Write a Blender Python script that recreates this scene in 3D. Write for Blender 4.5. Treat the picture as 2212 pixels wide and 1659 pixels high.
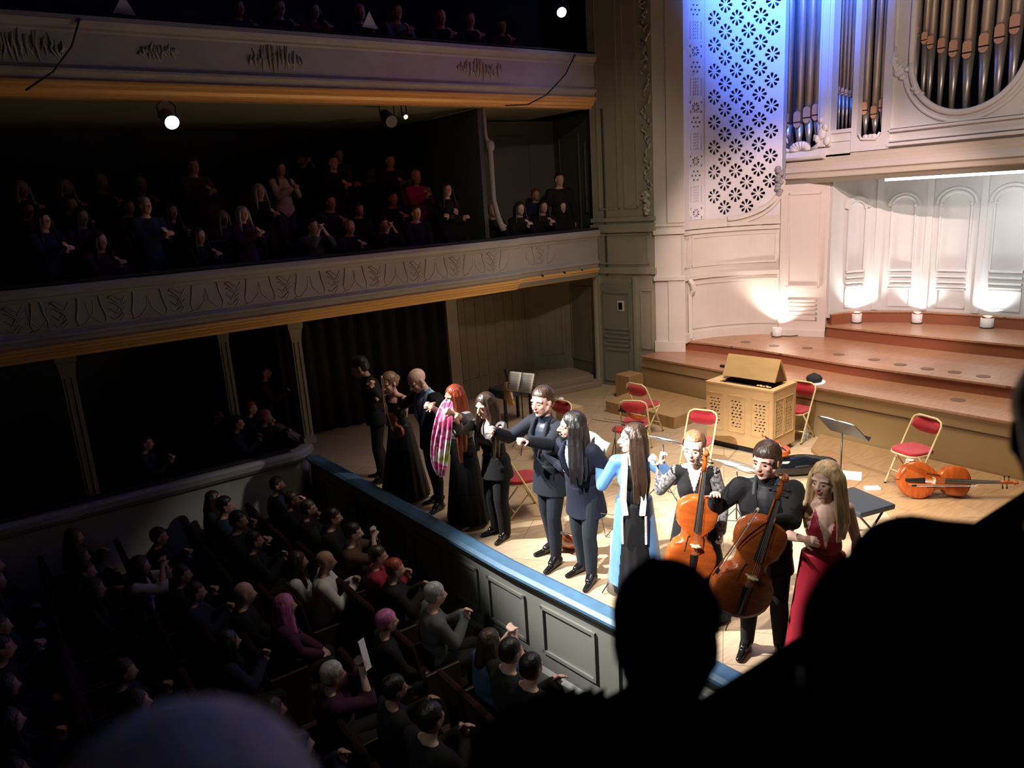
import bpy, bmesh, math, random
from mathutils import Vector, Matrix, noise
random.seed(7)
sc = bpy.context.scene
for o in list(bpy.data.objects): bpy.data.objects.remove(o)
COL = sc.collection
PI = math.pi

# ---------------------------------------------------------------- camera (in the side balcony)
CX, CY = 1106.0, 829.5
_a = Vector((3425 - CX, 280 - CY)); _b = Vector((1530 - CX, 7300 - CY))
FPX = math.sqrt(-(_a.dot(_b)))
def _d(p): return Vector((p[0] - CX, p[1] - CY, FPX)).normalized()
EX = _d((3425, 280)); EZ = -_d((1530, 7300)); EY = EZ.cross(EX)
CAMZ = 3.75
camd = bpy.data.cameras.new('camera'); cam = bpy.data.objects.new('camera', camd); COL.objects.link(cam)
camd.sensor_width = 36; camd.lens = FPX / 2212 * 36; camd.clip_start = 0.05; camd.clip_end = 200
rx = Vector((EX.x, EY.x, EZ.x)); ry = Vector((EX.y, EY.y, EZ.y)); rz = Vector((EX.z, EY.z, EZ.z))  # camera axes (right, down, forward) in the hall's frame
m = Matrix((( rx.x, -ry.x, -rz.x, 0), (rx.y, -ry.y, -rz.y, 0), (rx.z, -ry.z, -rz.z, CAMZ), (0, 0, 0, 1)))
cam.matrix_world = m
sc.camera = cam
camd.dof.use_dof = True; camd.dof.focus_distance = 8.5; camd.dof.aperture_fstop = 2.2

def ray(px, py):
    v = Vector((px - CX, py - CY, FPX))
    return Vector((v.dot(EX), v.dot(EY), v.dot(EZ)))
def gz(px, py, z=0.0):
    r = ray(px, py); t = (z - CAMZ) / r.z; return Vector((r.x * t, r.y * t, z))
def gy(px, py, y):
    r = ray(px, py); t = y / r.y; return Vector((r.x * t, y, CAMZ + r.z * t))
def gx(px, py, x):
    r = ray(px, py); t = x / r.x; return Vector((x, r.y * t, CAMZ + r.z * t))

# ---------------------------------------------------------------- view, world, lights
sc.view_settings.view_transform = 'Standard'; sc.view_settings.look = 'None'
sc.view_settings.exposure = 0.0; sc.view_settings.gamma = 1.0; sc.view_settings.use_curve_mapping = False
w = bpy.data.worlds.new('hall_dark'); sc.world = w; w.use_nodes = True
w.node_tree.nodes['Background'].inputs[0].default_value = (0.30, 0.35, 0.6, 1)
w.node_tree.nodes['Background'].inputs[1].default_value = 0.0006
def spot(name, loc, tgt, power, col, size=30, blend=0.5, rad=0.12):
    l = bpy.data.lights.new(name, 'SPOT'); l.energy = power; l.color = col; l.spot_size = math.radians(size)
    l.spot_blend = blend; l.shadow_soft_size = rad
    o = bpy.data.objects.new(name, l); COL.objects.link(o); o.location = loc
    o.rotation_euler = (Vector(tgt) - Vector(loc)).to_track_quat('-Z', 'Y').to_euler(); return o
def area(name, loc, tgt, power, col, sx, sy=None, spread=180):
    l = bpy.data.lights.new(name, 'AREA'); l.energy = power; l.color = col; l.shape = 'RECTANGLE'; l.size = sx; l.size_y = sy or sx
    l.spread = math.radians(spread)
    o = bpy.data.objects.new(name, l); COL.objects.link(o); o.location = loc
    o.rotation_euler = (Vector(tgt) - Vector(loc)).to_track_quat('-Z', 'Y').to_euler(); return o
def point(name, loc, power, col, rad=0.1):
    l = bpy.data.lights.new(name, 'POINT'); l.energy = power; l.color = col; l.shadow_soft_size = rad
    o = bpy.data.objects.new(name, l); COL.objects.link(o); o.location = loc; return o
# key spots from lamps in the hall
spot('key_spot_lamp', (-1.0, 9.6, 7.6), (5.1, 4.9, 0.7), 17000, (1.0, 0.97, 0.95), 25, 0.75, 0.08)
spot('front_spot_lamp', (-3.0, 2.0, 9.0), (6.4, 5.1, 0.2), 16500, (1.0, 0.96, 0.91), 20, 1.0, 0.10)
area('stage_overhead_lamp', (7.4, 4.6, 9.5), (8.0, 5.2, 0), 230, (1.0, 0.87, 0.68), 3.0, 4.0, 72)
# coloured wash on the organ and its wall
spot('blue_wash_lamp', (9.6, 6.4, 9.6), (12.2, 8.3, 8.0), 10500, (0.06, 0.18, 1.0), 70, 1.0, 0.15)
spot('pink_wash_lamp', (3.5, 0.5, 8.6), (12.2, 7.9, 1.9), 5800, (1.0, 0.70, 0.67), 27, 0.5, 0.06)
spot('organ_wash_lamp', (3.0, -1.0, 7.5), (12.6, 6.0, 5.0), 1900, (1.0, 0.76, 0.66), 28, 0.8, 0.2)
# dim red and violet light that spills over the listeners
area('house_red_lamp', (8.0, 3.0, 7.6), (2.0, 9.0, 1.0), 3, (1.0, 0.12, 0.18), 1.2, 1.2, 140)
area('house_violet_lamp', (3.0, 0.5, 7.8), (2.0, 9.0, 0.5), 0.5, (0.7, 0.75, 1.0), 1.5, 1.5, 150)

spot('parapet_lamp', (-5.0, 2.5, 8.5), (4.1, 4.3, 0.0), 480, (0.95, 1.0, 0.92), 24, 1.0, 0.3)
spot('corner_fill', (4.5, 1.5, 7.5), (9.4, 10.9, 2.9), 520, (1.0, 0.96, 0.84), 34, 1.0, 0.2)  # added fill to brighten the corner wall and pilaster, no fixture of the hall
spot('side_rim_fill', (9.2, 3.2, 7.2), (4.3, 8.3, 1.5), 1300, (1.0, 0.93, 0.86), 12, 1.0, 0.1)  # added rim fill so the left end of the row is less dim
spot('balcony_red_fill', (8.0, 2.0, 8.0), (7.0, 12.0, 3.7), 150, (1.0, 0.10, 0.16), 38, 0.9, 0.3)  # added red fill that turns the lower balcony faces pinkish
spot('balcony_bounce_fill', (9.3, 7.4, 0.6), (4.6, 10.7, 4.4), 130, (1.0, 0.76, 0.42), 80, 1.0, 0.3)  # added warm fill, stands in for stage light reflected onto the balcony undersides

# ---------------------------------------------------------------- helpers
def link(o, parent=None):
    COL.objects.link(o)
    if parent is not None: o.parent = parent
    return o
def tag(o, label=None, cat=None, group=None, kind=None):
    if label: o['label'] = label
    if cat: o['category'] = cat
    if group: o['group'] = group
    if kind: o['kind'] = kind
    return o
def empty(name, loc=(0, 0, 0), rz=0.0, label=None, cat=None, group=None):
    o = bpy.data.objects.new(name, None); COL.objects.link(o); o.empty_display_size = 0.2
    o.location = loc; o.rotation_euler = (0, 0, rz)
    return tag(o, label, cat, group)

MATS = {}
def mat(name, col, rough=0.6, metal=0.0, emit=None, es=0.0, var=0.0, vscale=6.0, bump=0.0, bscale=40.0, stretch=(1, 1, 1), spec=0.5, col2=None, sheen=0.0, alpha=1.0, trans=0.0):
    if name in MATS: return MATS[name]
    m = bpy.data.materials.new(name); m.use_nodes = True; nt = m.node_tree; b = nt.nodes['Principled BSDF']
    c4 = (col[0], col[1], col[2], 1)
    b.inputs['Base Color'].default_value = c4; b.inputs['Roughness'].default_value = rough; b.inputs['Metallic'].default_value = metal
    b.inputs['Specular IOR Level'].default_value = spec
    if sheen: b.inputs['Sheen Weight'].default_value = sheen
    if alpha < 1: b.inputs['Alpha'].default_value = alpha
    if trans: b.inputs['Transmission Weight'].default_value = trans
    if emit: b.inputs['Emission Color'].default_value = (*emit, 1); b.inputs['Emission Strength'].default_value = es
    if var or bump or col2:
        tc = nt.nodes.new('ShaderNodeTexCoord'); mp = nt.nodes.new('ShaderNodeMapping'); mp.inputs['Scale'].default_value = stretch
        nt.links.new(tc.outputs['Object'], mp.inputs[0])
        n = nt.nodes.new('ShaderNodeTexNoise'); n.inputs['Scale'].default_value = vscale; n.inputs['Detail'].default_value = 4
        nt.links.new(mp.outputs[0], n.inputs['Vector'])
        r = nt.nodes.new('ShaderNodeValToRGB'); r.color_ramp.elements[0].position = 0.35; r.color_ramp.elements[1].position = 0.65
        if col2: e0, e1 = c4, (*col2, 1)
        else: e0 = tuple(x * (1 - var) for x in col) + (1,); e1 = tuple(min(1, x * (1 + var)) for x in col) + (1,)
        r.color_ramp.elements[0].color = e0; r.color_ramp.elements[1].color = e1
        nt.links.new(n.outputs['Fac'], r.inputs[0]); nt.links.new(r.outputs[0], b.inputs['Base Color'])
        if bump:
            n2 = nt.nodes.new('ShaderNodeTexNoise'); n2.inputs['Scale'].default_value = bscale; nt.links.new(mp.outputs[0], n2.inputs['Vector'])
            bp = nt.nodes.new('ShaderNodeBump'); bp.inputs['Strength'].default_value = bump; bp.inputs['Distance'].default_value = 0.01
            nt.links.new(n2.outputs['Fac'], bp.inputs['Height']); nt.links.new(bp.outputs[0], b.inputs['Normal'])
    MATS[name] = m; return m
def plank_mat(name, c1, c2, rough, rot=0.0, bw=1.6, rh=0.13, mortar=0.004, spec=0.5, herring=False):
    m = bpy.data.materials.new(name); m.use_nodes = True; nt = m.node_tree; b = nt.nodes['Principled BSDF']; L = nt.links
    tc = nt.nodes.new('ShaderNodeTexCoord'); mp = nt.nodes.new('ShaderNodeMapping'); mp.inputs['Rotation'].default_value = (0, 0, rot)
    L.new(tc.outputs['Object'], mp.inputs[0])
    br = nt.nodes.new('ShaderNodeTexBrick'); br.inputs['Scale'].default_value = 1.0; br.inputs['Mortar Size'].default_value = mortar
    br.inputs['Brick Width'].default_value = bw; br.inputs['Row Height'].default_value = rh; br.offset = 0.37
    br.inputs['Color1'].default_value = (*c1, 1); br.inputs['Color2'].default_value = (*c2, 1)
    br.inputs['Mortar'].default_value = tuple(x * 0.45 for x in c1) + (1,)
    L.new(mp.outputs[0], br.inputs['Vector'])
    n = nt.nodes.new('ShaderNodeTexNoise'); n.inputs['Scale'].default_value = 2.5; n.inputs['Detail'].default_value = 6
    mp2 = nt.nodes.new('ShaderNodeMapping'); mp2.inputs['Scale'].default_value = (1.5, 14, 1); mp2.inputs['Rotation'].default_value = (0, 0, rot)
    L.new(tc.outputs['Object'], mp2.inputs[0]); L.new(mp2.outputs[0], n.inputs['Vector'])
    mx = nt.nodes.new('ShaderNodeMixRGB'); mx.blend_type = 'MULTIPLY'; mx.inputs[0].default_value = 0.55
    r = nt.nodes.new('ShaderNodeValToRGB'); r.color_ramp.elements[0].color = (0.6, 0.55, 0.5, 1); r.color_ramp.elements[1].color = (1.1, 1.1, 1.1, 1)
    r.color_ramp.elements[0].position = 0.3; r.color_ramp.elements[1].position = 0.7
    L.new(n.outputs['Fac'], r.inputs[0]); L.new(br.outputs['Color'], mx.inputs[1]); L.new(r.outputs[0], mx.inputs[2])
    L.new(mx.outputs[0], b.inputs['Base Color']); b.inputs['Roughness'].default_value = rough; b.inputs['Specular IOR Level'].default_value = spec
    MATS[name] = m; return m

class MB:
    """collects vertices and faces, then links them as one mesh object"""
    def __init__(s): s.v = []; s.f = []
    def add(s, vs, fs):
        n = len(s.v); s.v += [tuple(v) for v in vs]; s.f += [tuple(i + n for i in f) for f in fs]; return s
    def box(s, a, b):
        x0, y0, z0 = a; x1, y1, z1 = b
        return s.add([(x0,y0,z0),(x1,y0,z0),(x1,y1,z0),(x0,y1,z0),(x0,y0,z1),(x1,y0,z1),(x1,y1,z1),(x0,y1,z1)],
                     [(0,3,2,1),(4,5,6,7),(0,1,5,4),(1,2,6,5),(2,3,7,6),(3,0,4,7)])
    def obox(s, c, ax, half):
        """box with centre c, three unit axes and half sizes"""
        c = Vector(c); vs = []
        for k in (-1, 1):
            for i, j in ((-1,-1),(1,-1),(1,1),(-1,1)):
                vs.append(c + Vector(ax[0]) * half[0] * i + Vector(ax[1]) * half[1] * j + Vector(ax[2]) * half[2] * k)
        return s.add(vs, [(0,3,2,1),(4,5,6,7),(0,1,5,4),(1,2,6,5),(2,3,7,6),(3,0,4,7)])
    def bar(s, a, b, w, h=None, up=(0, 0, 1)):
        a = Vector(a); b = Vector(b); d = (b - a); L = d.length; d.normalize(); h = h or w
        u = Vector(up)
        if abs(u.dot(d)) > 0.98: u = Vector((1, 0, 0))
        sd = d.cross(u).normalized(); u = sd.cross(d).normalized()
        return s.obox((a + b) / 2, (d, sd, u), (L / 2, w / 2, h / 2))
    def tube(s, pts, r, n=8, cap=True, sq=1.0):
        pts = [Vector(p) for p in pts]; R = r if isinstance(r, (list, tuple)) else [r] * len(pts)
        rings = []; prev = None
        for i, p in enumerate(pts):
            d = (pts[min(i + 1, len(pts) - 1)] - pts[max(i - 1, 0)]).normalized()
            if prev is None:
                u = Vector((0, 0, 1)) if abs(d.z) < 0.9 else Vector((1, 0, 0))
                sd = d.cross(u).normalized()
            else:
                sd = (prev - d * prev.dot(d)).normalized()
            prev = sd; up = d.cross(sd)
            rings.append([p + sd * math.cos(2*PI*k/n) * R[i] + up * math.sin(2*PI*k/n) * R[i] * sq for k in range(n)])
        return s.rings(rings, cap)
    def rings(s, rings, cap=True, closed=True):
        n = len(rings[0]); vs = [v for r in rings for v in r]; fs = []
        for i in range(len(rings) - 1):
            for k in range(n if closed else n - 1):
                k2 = (k + 1) % n
                fs.append((i*n+k, i*n+k2, (i+1)*n+k2, (i+1)*n+k))
        if cap and closed:
            fs.append(tuple(reversed(range(n)))); fs.append(tuple((len(rings)-1)*n + k for k in range(n)))
        return s.add(vs, fs)
    def lathe(s, prof, c=(0, 0, 0), n=20, axis=(0, 0, 1), cap=True):
        c = Vector(c); a = Vector(axis).normalized(); u = Vector((1, 0, 0)) if abs(a.x) < 0.9 else Vector((0, 1, 0))
        e1 = a.cross(u).normalized(); e2 = a.cross(e1)
        return s.rings([[c + a * z + e1 * math.cos(2*PI*k/n) * r + e2 * math.sin(2*PI*k/n) * r for k in range(n)] for r, z in prof], cap)
    def ell(s, c, r, rot=None, nu=12, nv=8):
        c = Vector(c); rings = []
        for i in range(nv + 1):
            th = PI * (0.002 + 0.996 * i / nv)
            ring = []
            for k in range(nu):
                ph = 2 * PI * k / nu
                v = Vector((r[0] * math.sin(th) * math.cos(ph), r[1] * math.sin(th) * math.sin(ph), -r[2] * math.cos(th)))
                if rot is not None: v = rot @ v
                ring.append(c + v)
            rings.append(ring)
        return s.rings(rings)
    def prism(s, poly, z0, z1, fn=None):
        """polygon (x, y) extruded from z0 to z1, then mapped by fn"""
        n = len(poly); vs = [(x, y, z0) for x, y in poly] + [(x, y, z1) for x, y in poly]
        if fn: vs = [fn(Vector(v)) for v in vs]
        fs = [tuple(reversed(range(n))), tuple(range(n, 2*n))] + [(i, (i+1) % n, n + (i+1) % n, n + i) for i in range(n)]
        return s.add(vs, fs)
    def build(s, name, material=None, parent=None, smooth=False, bevel=0.0, recalc=True, subs=0, loc=None):
        me = bpy.data.meshes.new(name); me.from_pydata(s.v, [], s.f)
        if recalc:
            bm = bmesh.new(); bm.from_mesh(me); bmesh.ops.recalc_face_normals(bm, faces=bm.faces); bm.to_mesh(me); bm.free()
        if material: me.materials.append(material)
        o = bpy.data.objects.new(name, me); link(o, parent)
        if loc: o.location = loc
        if bevel:
            md = o.modifiers.new('bevel', 'BEVEL'); md.width = bevel; md.segments = 2; md.limit_method = 'ANGLE'; md.angle_limit = math.radians(40)
        if subs:
            md = o.modifiers.new('sub', 'SUBSURF'); md.levels = subs; md.render_levels = subs
        if smooth:
            for p in me.polygons: p.use_smooth = True
        return o
def struct(o): o['kind'] = 'structure'; return o

def cutplate(outlines, depth, fn=None, res=2):
    """flat plate with holes: outlines of (x, y); the fill keeps even-odd holes; returns an MB"""
    cu = bpy.data.curves.new('tmp', 'CURVE'); cu.dimensions = '2D'; cu.fill_mode = 'BOTH'; cu.extrude = depth / 2
    for pl in outlines:
        sp = cu.splines.new('POLY'); sp.points.add(len(pl) - 1); sp.use_cyclic_u = True
        for i, p in enumerate(pl): sp.points[i].co = (p[0], p[1], 0, 1)
    o = bpy.data.objects.new('tmp', cu); COL.objects.link(o)
    me = o.to_mesh(); mb = MB()
    vs = [v.co.copy() for v in me.vertices]
    if fn: vs = [fn(v) for v in vs]
    mb.add(vs, [tuple(p.vertices) for p in me.polygons])
    o.to_mesh_clear(); bpy.data.objects.remove(o); bpy.data.curves.remove(cu)
    return mb
def circ(cx, cy, rx, ry=None, n=16, a0=0, a1=2*PI, closed=True):
    ry = ry or rx; m = n if closed else n + 1
    return [(cx + rx * math.cos(a0 + (a1 - a0) * k / n), cy + ry * math.sin(a0 + (a1 - a0) * k / n)) for k in range(m)]
def copy_tree(o, parent=None):
    c = o.copy(); COL.objects.link(c); c.parent = parent
    for ch in o.children: copy_tree(ch, c)
    return c

# ---------------------------------------------------------------- materials of the room
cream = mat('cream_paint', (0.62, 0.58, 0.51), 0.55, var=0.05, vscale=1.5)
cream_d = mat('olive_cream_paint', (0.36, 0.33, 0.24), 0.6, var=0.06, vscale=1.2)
fascia_m = mat('balcony_plaster', (0.36, 0.35, 0.32), 0.6, var=0.07, vscale=2)
gold_m = mat('ochre_gilt_moulding', (0.78, 0.46, 0.15), 0.35, metal=0.15)
rail_dark = mat('dark_velvet_rail', (0.012, 0.012, 0.018), 0.8)
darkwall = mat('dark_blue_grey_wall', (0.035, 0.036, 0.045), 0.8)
olive = mat('olive_panel_paint', (0.22, 0.21, 0.16), 0.6, var=0.05, vscale=1.2)
floor_m = plank_mat('stage_floor_boards', (0.46, 0.33, 0.21), (0.52, 0.38, 0.25), 0.5, rot=0.9, bw=2.2, rh=0.5, mortar=0.004)
tier_m = plank_mat('tier_floor_boards', (0.40, 0.20, 0.11), (0.46, 0.24, 0.14), 0.30, rot=PI/2, bw=2.2, rh=0.14, mortar=0.002)
riser_m = mat('tan_riser_board', (0.42, 0.29, 0.14), 0.5, var=0.06, vscale=1.0)
riser_r = mat('red_riser_board', (0.26, 0.085, 0.04), 0.5)
blue_rail = mat('blue_grey_rail_paint', (0.075, 0.16, 0.26), 0.35, var=0.1, vscale=8)
par_m = mat('grey_green_parapet_paint', (0.17, 0.175, 0.15), 0.5, var=0.05, vscale=2)
black_m = mat('black_stage_paint', (0.008, 0.008, 0.01), 0.6)
carpet = mat('dark_hall_carpet', (0.03, 0.012, 0.012), 0.95)
# ================================================================ THE SETTING
YF = 10.63                       # plane of the far balcony fronts
# floors
struct(MB().box((-9, -4, -1.26), (3.9, 15, -1.12)).build('floor', carpet))
PX = [(3.75, 10.63), (3.82, 8.66), (3.93, 5.76), (4.06, 4.30), (4.22, 1.5), (4.3, -2.5)]     # line of the stage parapet
mb = MB(); pl = [(x + 0.02, y) for x, y in PX]
mb.prism(pl + [(11.0, -2.5), (11.0, 12.5), (3.75, 12.5)], -0.12, 0.0)
struct(mb.build('floor_stage', floor_m))

# tiers: outlines in plan
T1X = 9.82
tier1 = [(T1X, 9.69), (T1X, -2.6), (14.4, -2.6), (14.4, 9.9), (10.25, 9.71)]
struct(MB().prism(tier1, 0.0, 0.74).build('wall_tier_riser', riser_m))
struct(MB().prism([(T1X - 0.03, 9.70), (T1X - 0.03, -2.6), (14.4, -2.6), (14.4, 9.9), (10.25, 9.72)], 0.74, 0.77).build('floor_tier', tier_m))
struct(MB().box((T1X - 0.012, -2.6, 0.545), (T1X + 0.01, 9.69, 0.56)).build('trim_1', mat('dark_joint', (0.06, 0.03, 0.015), 0.7)))
t2e = [(10.70, 9.40), (10.78, 8.9), (10.84, 7.9), (10.78, 6.9), (10.73, 6.2), (10.74, 5.4), (10.80, 4.1), (10.9, 2.5), (11.1, -2.5)]
t2p = t2e + [(14.4, -2.5), (14.4, 9.9), (11.2, 9.6)]
struct(MB().prism(t2p, 0.76, 0.92).build('wall_tier_riser', riser_r))
struct(MB().prism([(x - 0.03, y) if i < len(t2e) else (x, y) for i, (x, y) in enumerate(t2p)], 0.92, 0.95).build('floor_tier', tier_m))
t3e = [(12.40, 7.56), (12.38, 6.54), (12.40, 5.4), (12.47, 4.4), (12.6, 3.0), (12.9, 1.5)]
t3p = t3e + [(14.4, 1.5), (14.4, 7.6), (12.6, 7.7)]
struct(MB().prism(t3p, 0.94, 1.14).build('wall_tier_riser', riser_r))
struct(MB().prism([(x - 0.03, y) if i < len(t3e) else (x, y) for i, (x, y) in enumerate(t3p)], 1.14, 1.17).build('floor_tier', tier_m))
t4e = [(12.46, 7.50), (12.95, 7.32), (13.40, 6.55), (13.56, 5.65), (13.62, 4.86), (13.55, 4.0), (13.3, 3.1), (12.8, 2.4)]
t4p = t4e + [(14.4, 2.4), (14.4, 7.6), (12.6, 7.7)]
struct(MB().prism(t4p, 1.16, 1.35).build('wall_tier_riser', riser_r))
struct(MB().prism([(x - 0.02, y) if i < len(t4e) else (x, y) for i, (x, y) in enumerate(t4p)], 1.35, 1.37).build('floor_tier', tier_m))

# small round grilles let into the second tier floor
for (px, py, z) in [(1888, 777, .95), (1945, 788, .95), (2003, 797, .95), (2062, 804, .95), (2124, 813, .95), (1812, 766, .95), (1744, 752, .95), (1672, 747, .95), (1610, 739, .95), (2070, 864, .77)]:
    p = gz(px, py, z)
    o = MB().lathe([(0.09, 0), (0.09, 0.004), (0.075, 0.006)], p, 20).build('floor_vent', mat('vent_brown', (0.16, 0.07, 0.04), 0.5))
    tag(o, 'round brown vent cover in the lower tier floor, alone on its step' if z < .9 else 'round brown vent cover in the upper tier floor, %s' % {1888: 'below the first alcove arch', 1945: 'below the second alcove arch', 2003: 'between second and third arch', 2062: 'below the third arch', 2124: 'below the fourth arch', 1812: 'beside the pier foot', 1744: 'before the pier', 1672: 'before the leftmost uplight', 1610: 'before the curved wall, leftmost'}[px], 'vent', 'round floor vents on the tiers')

# ---- parapet between stage and stalls
def poly_wall(name, pts, prof, m, closed=True, parent=None):
    """profile (offset along -x, z) swept along plan points, one point list per profile vertex"""
    rings = []
    for i, (x, y) in enumerate(pts):
        a = Vector(pts[max(i-1, 0)]); b = Vector(pts[min(i+1, len(pts)-1)]); d = (b - a).normalized(); nrm = Vector((d.y, -d.x))
        rings.append([(x + nrm.x * o, y + nrm.y * o, z) for o, z in prof])
    mb = MB(); mb.rings(rings); return mb.build(name, m, parent)
# here plan direction runs towards -y so the normal (d.y, -d.x) points to -x (the hall)
par = poly_wall('wall_stage_parapet', PX, [(0.0, -1.15), (0.14, -1.15), (0.14, -0.84), (0.10, -0.80), (0.10, 0.0), (0.13, 0.02), (0.13, 0.05), (0.0, 0.05)], par_m)
struct(par)
struct(poly_wall('trim_2', PX, [(-0.02, 0.10), (-0.02, 0.15), (0.02, 0.165), (0.15, 0.165), (0.19, 0.14), (0.19, 0.11), (0.15, 0.095)], blue_rail))
struct(poly_wall('trim_3', PX, [(0.0, 0.045), (0.14, 0.045), (0.165, 0.07), (0.14, 0.095), (0.0, 0.10)], par_m))
def frame(mb, O, U, V, N, u0, u1, v0, v1, w=0.035, t=0.02):
    """raised picture-frame moulding on the plane O + u U + v V, facing N"""
    for (a0, a1, b0, b1) in ((u0, u1, v0, v0 + w), (u0, u1, v1 - w, v1), (u0, u0 + w, v0, v1), (u1 - w, u1, v0, v1)):
        c = O + U * ((a0 + a1) / 2) + V * ((b0 + b1) / 2) + N * (t / 2)
        mb.obox(c, (U, V, N), (abs(a1 - a0) / 2, abs(b1 - b0) / 2, t / 2))
pmb = MB()
def par_x(y):
    for (x0, y0), (x1, y1) in zip(PX, PX[1:]):
        if y1 <= y <= y0: return x0 + (x1 - x0) * (y - y0) / (y1 - y0)
    return PX[-1][0]
pan_px = [(6.98, 6.42), (6.22, 5.55), (5.35, 4.62), (4.40, 3.6), (3.4, 2.6), (2.4, 1.6)]
pan_px = [(10.3, 9.2), (9.0, 7.9), (7.7, 7.05), (6.85, 6.30), (6.12, 5.50), (5.27, 4.55), (4.30, 3.6), (3.4, 2.6)]
for ya, yb in pan_px:
    xa, xb = par_x(ya), par_x(yb); O = Vector((xa, ya, 0)); U = Vector((xb - xa, yb - ya, 0)); L = U.length; U.normalize(); N = Vector((U.y, -U.x, 0))
    frame(pmb, O + N * 0.10, U, Vector((0, 0, 1)), N, 0, L, -0.62, -0.10, 0.035, 0.022)
pmb.build('raised_panel_frame', par_m, par)

# ---- far side wall behind and below the balconies
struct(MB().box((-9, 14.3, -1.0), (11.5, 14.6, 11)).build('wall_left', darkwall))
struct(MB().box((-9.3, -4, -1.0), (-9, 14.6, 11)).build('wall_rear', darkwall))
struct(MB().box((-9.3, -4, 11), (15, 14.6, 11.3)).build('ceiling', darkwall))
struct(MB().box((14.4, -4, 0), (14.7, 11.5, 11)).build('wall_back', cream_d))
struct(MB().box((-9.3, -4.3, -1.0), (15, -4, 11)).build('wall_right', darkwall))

# side stalls: floor, rail with rounded end, fascia down to the hall floor
struct(MB().box((-9, YF + 0.1, -1.0), (3.95, 14.3, -0.45)).build('floor_side_boxes', carpet))
prof = [(0.0, -1.15), (0.0, -0.9), (-0.03, -0.85), (-0.03, 0.08), (0.02, 0.12), (0.05, 0.17), (0.05, 0.24), (0.02, 0.28), (-0.10, 0.30), (-0.16, 0.28), (-0.16, 0.2), (-0.12, 0.15), (-0.12, -1.15)]
pts = [(-9, YF), (3.35, YF)] + [(3.35 + 0.42 * math.sin(a), YF + 0.42 - 0.42 * math.cos(a)) for a in [PI/8*k for k in range(1, 5)]] + [(3.77, 12.4)]
rings = []
for i, (x, y) in enumerate(pts):
    a = Vector(pts[max(i-1, 0)]); b = Vector(pts[min(i+1, len(pts)-1)]); d = (b - a).normalized(); n = Vector((d.y, -d.x))
    rings.append([(x + n.x * o, y + n.y * o, z) for o, z in prof])
struct(MB().rings(rings).build('wall_side_box_front', fascia_m, smooth=False))
struct(MB().rings([[(x, y + 0.02 + dy, z) for dy, z in ((0.0, 0.298), (0.02, 0.33), (0.12, 0.33), (0.14, 0.298))] for x, y in pts[:2]]).build('trim_4', rail_dark))

# slabs, soffits and fascias of the two balconies
def balcony(z0, x0, x1, name, yoff=0.0):
    Y = YF + yoff
    P = [(0.06, 0.92), (-0.03, 0.90), (-0.05, 0.84), (-0.03, 0.79), (0.02, 0.77), (0.02, 0.74), (0.035, 0.72), (0.035, 0.36), (0.02, 0.34), (-0.01, 0.31), (-0.01, 0.28),
         (0.03, 0.25), (0.05, 0.185), (0.05, 0.16), (0.14, 0.16), (0.14, 0.92)]
    mb = MB(); mb.rings([[(x, Y + dy, z0 + dz) for dy, dz in P] for x in (x0, x1)])
    w = struct(mb.build('wall_balcony_' + name, fascia_m))
    G = [(0.02, 0.19), (0.0, 0.175), (0.0, 0.15), (0.035, 0.13), (0.035, 0.105), (0.07, 0.09), (0.09, 0.05), (0.13, 0.035), (0.13, 0.0), (0.30, 0.0), (0.30, 0.17), (0.1, 0.19)]
    mb = MB(); mb.rings([[(x, Y + dy, z0 + dz) for dy, dz in G] for x in (x0, x1)])
    mb.build('gilt_moulding', gold_m, w)
    mb = MB(); mb.rings([[(x, Y + dy, z0 + dz) for dy, dz in ((-0.02, 0.92), (0.0, 0.945), (0.16, 0.95), (0.2, 0.90), (0.1, 0.90))] for x in (x0, x1)])
    mb.build('velvet_rail_top', rail_dark, w)
    return w
Z1, Z2 = 2.19, 5.28
bl = balcony(Z1, -9, 7.82, 'lower'); bl2 = balcony(Z1, 7.80, 9.80, 'lower_end', 0.12)
bu = balcony(Z2, -9, 9.75, 'upper')
struct(MB().box((-9, YF + 0.16, Z1 + 0.03), (9.8, 14.3, Z1 + 0.16)).build('floor_balcony', olive))
struct(MB().box((-9, YF + 0.16, Z2 + 0.03), (9.8, 14.3, Z2 + 0.16)).build('floor_upper_balcony', olive))
for k in range(1, 4):     # stepped rows in each balcony
    for z0 in (Z1, Z2):
        struct(MB().box((-9, 11.0 + 0.8 * k, z0 + 0.16), (6.9 if z0 == Z1 else 8.6, 14.3, z0 + 0.16 + 0.26 * k)).build('floor_balcony_step', carpet))

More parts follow.
